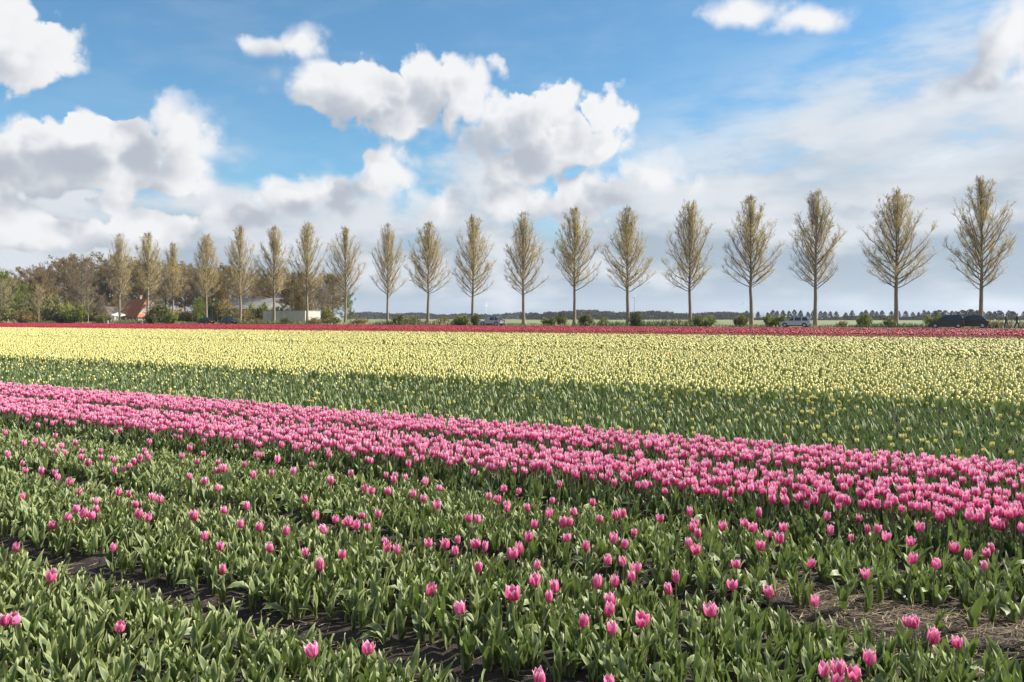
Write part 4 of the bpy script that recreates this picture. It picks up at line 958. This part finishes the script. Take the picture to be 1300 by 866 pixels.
def build_shed():
    w = pix_on_p(318, 168); s = empty('shed', (w[0], w[1], -.14), BROT, label='long grey metal clad shed behind the parked dark cars', cat='shed')
    L_, D, ev, rd = 25.0, 16.0, 4.2, 7.6
    V, F_ = gable_walls(L_, D, ev, rd); add('wall', poly_mesh('wall', V, F_, [MAT['shed_wall']]), s)
    V, F_ = gable(L_, D, ev, rd, .3); add('roof', poly_mesh('roof', V, F_, [MAT['shed_roof']]), s)
    me = boxes_mesh('cladding_rib', [(-.06, .06, -.07, 0, 0, ev - .1)], [MAT['shed_wall']])
    for k in range(25): add('cladding_rib', me, s, (-L_ / 2 + .5 + k, -D / 2, 0))
    add('door', boxes_mesh('door', [(-7, -3, -D / 2 - .1, -D / 2, 0, 3.4)], [MAT['dark_metal']]), s)
    # mesh fence before it
    w0 = pix_on_p(283, 146); f = empty('fence', (w0[0], w0[1], -.14), BROT, label='dark wire fence with thin posts before the grey shed', cat='fence')
    pm = boxes_mesh('post', [(-.06, .06, -.06, .06, 0, 4.0)], [MAT['dark_metal']])
    for k in range(13): add('post', pm, f, (-12.5 + k * 2.05, 0, 0))
    for z in (.3, 2.0, 3.9): add('rail', boxes_mesh('rail', [(-12.5, 12.1, -.035, .035, z, z + .08)], [MAT['dark_metal']]), f)
    w1 = pix_on_p(370, 143); b = empty('storage_building', (w1[0], w1[1], -.14), BROT, label='low white flat roofed building behind the poplar trunks', cat='building')
    add('wall', boxes_mesh('wall', [(-7.2, 7.2, -2.5, 2.5, 0, 3.5)], [MAT['render_white']]), b)
    add('roof', boxes_mesh('roof', [(-7.3, 7.3, -2.6, 2.6, 3.5, 3.62)], [MAT['shed_wall']]), b)
    for xp in (-4.2, -1.2, 1.8, 4.8): add('pillar', boxes_mesh('pillar', [(xp, xp + .35, -2.62, -2.5, 0, 3.45)], [MAT['render_white']]), b)
build_shed()

# ------------------------------------------------------------------ cars
MAT['tyre'] = plain('tyre_rubber', (.02, .02, .02), .85); MAT['rim'] = plain('wheel_rim', (.55, .56, .58), .3, .8, .05)
MAT['lamp'] = plain('headlamp', (.75, .76, .78), .15, var=.02); MAT['tail'] = plain('tail_lamp', (.45, .02, .02), .2, var=.05); MAT['trim'] = plain('black_trim', (.02, .02, .022), .5)
MAT['plate'] = plain('number_plate', (.72, .55, .05), .5, var=.03)
def paint(name, col, metal=.4): return plain(name, col, .30, metal, .02, 3.0, 1.0 if metal else .25)
PAINTS = {'silver': paint('silver_paint', (.42, .44, .47)), 'silver_suv': paint('pale_silver_paint', (.36, .38, .42)), 'plum': paint('dark_plum_paint', (.016, .010, .014), .0), 'black': paint('black_paint', (.006, .007, .010), .0),
          'dark_blue': paint('dark_blue_paint', (.012, .018, .032), .2)}
def prism(prof, halfw, name, mats, inset=.05, shrink=.96):
    """a side profile (x,z) swept across the width with rounded shoulders"""
    pr = np.array(prof, float); c = pr.mean(0); V = []; ws = [-halfw, -halfw + inset, halfw - inset, halfw]; n = len(pr)
    for y, k in zip(ws, (shrink, 1, 1, shrink)):
        for q in c + (pr - c) * k: V.append((q[0], y, q[1]))
    F_ = [tuple(range(n)), tuple(reversed(range(3 * n, 4 * n)))]
    for l in range(3):
        for k in range(n): F_.append((l * n + k, l * n + n + k, l * n + n + (k + 1) % n, l * n + (k + 1) % n))
    me = poly_mesh(name, V, F_, mats); return me
def wheel_meshes(r, w=.2):
    n = 20; V, F_ = [], []
    for y, rr in ((-w / 2, r * .62), (-w / 2, r * .9), (-w * .36, r), (w * .36, r), (w / 2, r * .9), (w / 2, r * .62)):
        for k in range(n): a = 2 * pi * k / n; V.append((rr * cos(a), y, rr * sin(a)))
    for l in range(5):
        for k in range(n): F_.append((l * n + k, l * n + (k + 1) % n, (l + 1) * n + (k + 1) % n, (l + 1) * n + k))
    ty = poly_mesh('tyre', V, F_, [MAT['tyre']], smooth=True)
    V, F_ = [], []
    for y in (-w * .42, w * .42):
        b = len(V); V.append((0, y * 1.1, 0)); V += [(r * .64 * cos(2 * pi * k / n), y, r * .64 * sin(2 * pi * k / n)) for k in range(n)]
        for k in range(0, n): 
            if k % 4 != 3: F_.append((b, b + 1 + k, b + 1 + (k + 1) % n))
    return ty, poly_mesh('rim', V, F_, [MAT['rim']])
def car(name, x, p, q_off, L_, H_, Wd, style, col, lab, facing=1, open_lid=False):
    w = pix_on_p(x, p); r = empty(name, (w[0], w[1], ROAD_Z + .002), ROW_ANG + (0 if facing > 0 else pi), label=lab, cat='car')
    h2 = L_ / 2; pm = PAINTS[col]; hw = Wd / 2; belt = H_ * .60
    if style == 'mpv': hood, ws, rf, rr_, tail = h2 - .75, h2 - 1.05, h2 - 1.75, -h2 + .35, -h2 + .12
    elif style == 'suv': hood, ws, rf, rr_, tail = h2 - 1.05, h2 - 1.25, h2 - 1.95, -h2 + .75, -h2 + .2
    else: hood, ws, rf, rr_, tail = h2 - 1.1, h2 - 1.35, h2 - 2.05, -h2 + 1.0, -h2 + .25
    cl = .24 if style == 'suv' else .19
    body = [(h2 - .10, cl), (h2, cl + .12), (h2 - .02, .56), (h2 - .14, .70), (hood, belt - .06), (ws, belt), (0, belt + .02), (tail + .02, belt + .03), (-h2 + .03, belt - .1), (-h2, .5), (-h2 + .02, cl + .12), (-h2 + .12, cl)]
    bo = add('body', prism(body, hw, 'body', [pm], .07, .955), r)
    # greenhouse, narrower at the roof
    gp = [(ws, belt - .02), (rf, H_ - .05), (rf - .35, H_), (rr_ + .2, H_ - .01), (rr_, H_ - .06), (tail, belt)]; wb, wt = hw - .05, hw - .24
    V = []
    for s in (-1, 1):
        for gx, gz in gp: V.append((gx, s * (wb + (wt - wb) * np.clip((gz - belt) / (H_ - belt), 0, 1)), gz))
    n = len(gp); F_ = [tuple(range(n)), tuple(reversed(range(n, 2 * n)))] + [(k, k + n, (k + 1) % n + n, (k + 1) % n) for k in range(n)]
    cab = add('cabin', poly_mesh('cabin', V, F_, [pm]), r)
    yy = lambda gz, o=.012: wb + (wt - wb) * (gz - belt) / (H_ - belt) + o
    za, zb = belt + .03, H_ - .09
    fx = lambda gz: ws + (rf - ws) * (gz - belt) / (H_ - .05 - belt); rx = lambda gz: tail + (rr_ - tail) * (gz - belt) / (H_ - .06 - belt)
    spans = [(fx, lambda gz: .12), (lambda gz: .09, lambda gz: -.93), (lambda gz: -.96, lambda gz: rx(gz) + .10)]
    for s in (-1, 1):
        for a, b in spans:
            if a(zb) - .1 - b(zb) < .15: continue
            q = [(a(za) - .12, s * yy(za), za), (b(za), s * yy(za), za), (b(zb), s * yy(zb), zb), (a(zb) - .10, s * yy(zb), zb)]
            q2 = [(u, v - s * .03, z_) for u, v, z_ in q]
            add('side_window', poly_mesh('side_window', q + q2, [(0, 1, 2, 3), (7, 6, 5, 4), (0, 4, 5, 1), (1, 5, 6, 2), (2, 6, 7, 3), (3, 7, 4, 0)], [MAT['glass']]), r)
    wsq = [(fx(za) + .02, -yy(za, -.1), za), (fx(za) + .02, yy(za, -.1), za), (fx(zb) + .03, yy(zb, -.08), zb), (fx(zb) + .03, -yy(zb, -.08), zb)]
    thick = lambda q, d: poly_mesh('pane', q + [(u - d, v, z_) for u, v, z_ in q], [(0, 1, 2, 3), (7, 6, 5, 4), (0, 4, 5, 1), (1, 5, 6, 2), (2, 6, 7, 3), (3, 7, 4, 0)], [MAT['glass']])
    add('windscreen', thick(wsq, .04), r)
    rwq = [(rx(za) - .02, yy(za, -.12), za + .02), (rx(za) - .02, -yy(za, -.12), za + .02), (rx(zb) - .03, -yy(zb, -.1), zb), (rx(zb) - .03, yy(zb, -.1), zb)]
    if not open_lid: add('rear_window', thick(rwq, -.04), r)
    else:                                          # tailgate swung up over the boot
        V = [(0, -hw + .12, 0), (0, hw - .12, 0), (-1.05, hw - .16, .10), (-1.05, -hw + .16, .10)]; V += [(a, b, c + .07) for a, b, c in V]
        lid = add('tailgate', poly_mesh('tailgate', V, [(3, 2, 1, 0), (4, 5, 6, 7), (0, 1, 5, 4), (1, 2, 6, 5), (2, 3, 7, 6), (3, 0, 4, 7)], [pm]), r, (rr_ + .02, 0, H_ - .06), (0, R(-42), 0))
        add('rear_window', boxes_mesh('rear_window', [(-.75, -.1, -hw + .3, hw - .3, .055, .085)], [MAT['glass']]), lid)
    rw = .33 if style == 'suv' else .30
    ty, ri = wheel_meshes(rw)
    fxl, rxl = h2 - .78, -h2 + .72
    for s in (-1, 1):
        for wx in (fxl, rxl):
            add('wheel_arch', poly_mesh('wheel_arch', [(wx + (rw + .07) * cos(a), s * (hw + o), rw + (rw + .07) * sin(a)) for o in (.006, -.10) for a in np.linspace(-.35, pi + .35, 14)],
                                        [tuple(range(14)), tuple(range(27, 13, -1))] + [(k, k + 14, k + 15, k + 1) for k in range(13)], [MAT['trim']]), r)
            wh = add('wheel', ri, r, (wx, s * (hw - .07), rw)); add('tyre', ty, wh)
        add('headlight', boxes_mesh('headlight', [(h2 - .17, h2 + .006, s * (hw - .22) - .16, s * (hw - .22) + .16, .58, .70)], [MAT['lamp']]), r)
        tz = (.62, belt + (.45 if style == 'mpv' else .0))
        add('tail_light', boxes_mesh('tail_light', [(-h2 - .008 if style != 'mpv' else -h2 + .02, -h2 + .14, s * (hw - .10) - .085, s * (hw - .10) + .085, .66, belt + .0)], [MAT['tail']]), r)
        add('mirror', boxes_mesh('mirror', [(ws - .32, ws - .16, s * (hw + .06) - .08, s * (hw + .06) + .08, belt + .02, belt + .16)], [pm]), r)
    add('sill', boxes_mesh('sill', [(-h2 + 1.1, h2 - 1.15, -hw - .004, hw + .004, cl - .01, cl + .13)], [MAT['trim']]), r)
    add('number_plate', boxes_mesh('number_plate', [(-h2 - .015, -h2 + .02, -.26, .26, .5, .61)], [MAT['plate']]), r)
    for s in (-1, 1):
        if style != 'saloon': add('roof_rail', boxes_mesh('roof_rail', [(rr_ + .3, rf - .4, s * (wt - .04) - .02, s * (wt - .04) + .02, H_ - .012, H_ + .045)], [MAT['trim']]), r)
    return r
P_CAR = 124.0
car('car', 1010, P_CAR, 0, 4.25, 1.54, 1.72, 'mpv', 'silver', 'silver people carrier driving along the road by the poplars')
car('car', 624.5, P_CAR, 0, 4.40, 1.58, 1.84, 'suv', 'silver_suv', 'pale silver off road car with black sills on the road')
car('car', 1202, P_CAR - .6, 0, 4.20, 1.68, 1.72, 'mpv', 'plum', 'dark plum people carrier parked before the last poplars')
car('car', 1231, P_CAR + 1.9, 0, 4.45, 1.66, 1.78, 'suv', 'black', 'black estate car parked close behind the dark plum people carrier')
car('car', 261, P_CAR, 0, 4.3, 1.50, 1.76, 'saloon', 'black', 'black car parked on the road before the grey shed')
car('car', 289, P_CAR, 0, 4.5, 1.42, 1.76, 'saloon', 'dark_blue', 'low dark blue car parked behind the black one, before the shed')

# roadside marker posts
for x, lab in ((137, 'white marker post by the road before the brick outbuilding'), (181, 'white marker post by the road before the house')):
    w = pix_on_p(x, 120.9); r = empty('marker_post', (w[0], w[1], ROAD_Z - .06), BROT, label=lab, cat='post')
    add('post', boxes_mesh('post', [(-.07, .07, -.05, .05, 0, .8), (-.05, .05, -.035, .035, .8, .86)], [MAT['white_paint']]), r)
    add('reflector', boxes_mesh('reflector', [(-.04, .04, -.058, -.05, .58, .74)], [MAT['tail']]), r)

# ------------------------------------------------------------------ people
def person(x, p, yaw, jacket, legs, lab, stride, h=1.76, bag=None):  # built facing local +x
    w = pix_on_p(x, p); s = h / 1.76
    r = empty('person', (w[0], w[1], ROAD_Z), yaw, label=lab, cat='person'); r.scale = (s, s, s)
    v, e, rad = [], [], []
    def pt(c, rr, par=None):
        v.append(c); rad.append(rr); i = len(v) - 1
        if par is not None: e.append((par, i))
        return i
    pel = pt((0, 0, .95), (.155, .125)); wai = pt((.01, 0, 1.12), (.14, .105), pel); che = pt((.015, 0, 1.33), (.175, .12), wai); ne0 = pt((.02, 0, 1.47), (.075, .075), che); ne1 = pt((.035, 0, 1.54), (.056, .056), ne0)
    h1 = pt((.05, 0, 1.62), (.082, .078), ne1); h2 = pt((.05, 0, 1.70), (.078, .074), h1)
    pt((.13, 0, 1.635), (.02, .018), h1)                                   # nose
    for sd_ in (-1, 1):
        pt((.04, sd_ * .085, 1.64), (.014, .012), h1)                      # ear
        f = stride * sd_
        hip = pt((0, sd_ * .09, .88), (.10, .095), pel); kn = pt((.04 + f * .55, sd_ * .10, .49), (.068, .062), hip); an = pt((f * .95 - .03, sd_ * .10, .09), (.045, .042), kn); pt((f * .95 + .15, sd_ * .12, .045), (.045, .035), an)
        sh = pt((.015, sd_ * .19, 1.40), (.07, .065), che); el_ = pt((-.02 - f * .35, sd_ * .25, 1.13), (.050, .046), sh); wr = pt((.06 - f * .6, sd_ * .25, .90), (.034, .03), el_); pa = pt((.07 - f * .65, sd_ * .25, .83), (.036, .022), wr)
        for k in range(4): a1 = pt((.05 - f * .65 + k * .021, sd_ * .25, .765 - .012 * (k in (1, 2))), (.0095, .0095), pa); pt((.055 - f * .65 + k * .02, sd_ * .237, .725 - .012 * (k in (1, 2))), (.008, .008), a1)
        pt((.12 - f * .65, sd_ * .245, .80), (.010, .010), pa)
    me = bpy.data.meshes.new('body'); me.from_pydata(v, e, []); me.skin_vertices or None
    o = add('body', me, r)
    mod = o.modifiers.new('skin', 'SKIN'); mod.use_smooth_shade = True
    for i, sv in enumerate(me.skin_vertices[0].data): sv.radius = rad[i]; sv.use_root = (i == 0)
    sub = o.modifiers.new('smooth', 'SUBSURF'); sub.levels = 1; sub.render_levels = 1
    m, nt, b, out = mat_base('clothes_' + lab.split()[-1]); tc = nt.nodes.new('ShaderNodeTexCoord'); sp_ = nt.nodes.new('ShaderNodeSeparateXYZ'); nt.links.new(tc.outputs['Object'], sp_.inputs[0])
    rp = ramp(nt, mth(nt, 'DIVIDE', sp_.outputs[2], 2.0), [(0, (.02, .018, .016)), (.045, legs), (.46, jacket), (.745, (.42, .25, .18))]); rp.node.color_ramp.interpolation = 'CONSTANT'
    hand = mth(nt, 'MULTIPLY', mth(nt, 'GREATER_THAN', mth(nt, 'ABSOLUTE', sp_.outputs[1]), .19), mth(nt, 'LESS_THAN', sp_.outputs[2], .885))
    c = mixc(nt, hand, rp, (.42, .25, .18)); nt.links.new(c, b.inputs['Base Color']); b.inputs['Roughness'].default_value = .85
    me.materials.append(m)
    # hair: a cap over crown and nape
    V, F_ = [], []; nu, nv = 14, 7
    for j in range(nv + 1):
        for i in range(nu):
            a = 2 * pi * i / nu; t = pi * .58 * j / nv * (1.0 - .30 * max(0, cos(a))); V.append((.042 + .098 * sin(t) * cos(a), .09 * sin(t) * sin(a), 1.685 + .105 * cos(t)))
    for j in range(nv):
        for i in range(nu): F_.append((j * nu + i, (j + 1) * nu + i, (j + 1) * nu + (i + 1) % nu, j * nu + (i + 1) % nu))
    add('hair', poly_mesh('hair', V, F_, [plain('hair', (.05, .035, .025), .7)], smooth=True), r)
    if bag:
        b_ = boxes_mesh('shoulder_bag', [(-.17, .17, -.06, .06, 0, .24), (-.14, -.11, -.02, .02, .24, .36), (.11, .14, -.02, .02, .24, .36), (-.14, .14, -.02, .02, .36, .385)], [plain('bag_cloth', bag, .8)])
        loc = r.matrix_basis @ Vector((.11 - stride * .65 - .02, .245, .40)); c_, s_ = cos(yaw), sin(yaw)
        lx, ly = .08 - stride * .65, .25
        add('bag', b_, None, (w[0] + s * (lx * c_ - ly * s_), w[1] + s * (lx * s_ + ly * c_), ROAD_Z + s * .375), (0, 0, yaw), s, label='pale bag carried in the hand of the person in navy', cat='bag')
person(1277.5, 121.9, ROW_ANG + 2.6, (.016, .02, .04), (.02, .022, .03), 'person in a navy jacket walking along the verge with a pale bag', .22, 1.86, (.6, .6, .58))
person(1291, 122.2, ROW_ANG + pi + .2, (.022, .016, .018), (.018, .016, .018), 'person in dark clothes striding along the road edge', .30, 1.90)

# ------------------------------------------------------------------ the air: a thin even haze over the whole plain
hz = boxes_mesh('haze', [(-5600, 5600, -5600, 5900, -1.2, 112)], [])
hm = bpy.data.materials.new('haze_air'); hm.use_nodes = True; nt = hm.node_tree; nt.nodes.clear()
pv = nt.nodes.new('ShaderNodeVolumePrincipled'); pv.inputs['Density'].default_value = HAZE; pv.inputs['Color'].default_value = (.80, .88, 1.0, 1); pv.inputs['Anisotropy'].default_value = .2
mo = nt.nodes.new('ShaderNodeOutputMaterial'); nt.links.new(pv.outputs[0], mo.inputs['Volume'])
hz.materials.append(hm)
add('haze', hz, kind='stuff', label='thin pale haze in the air over the plain', cat='haze')
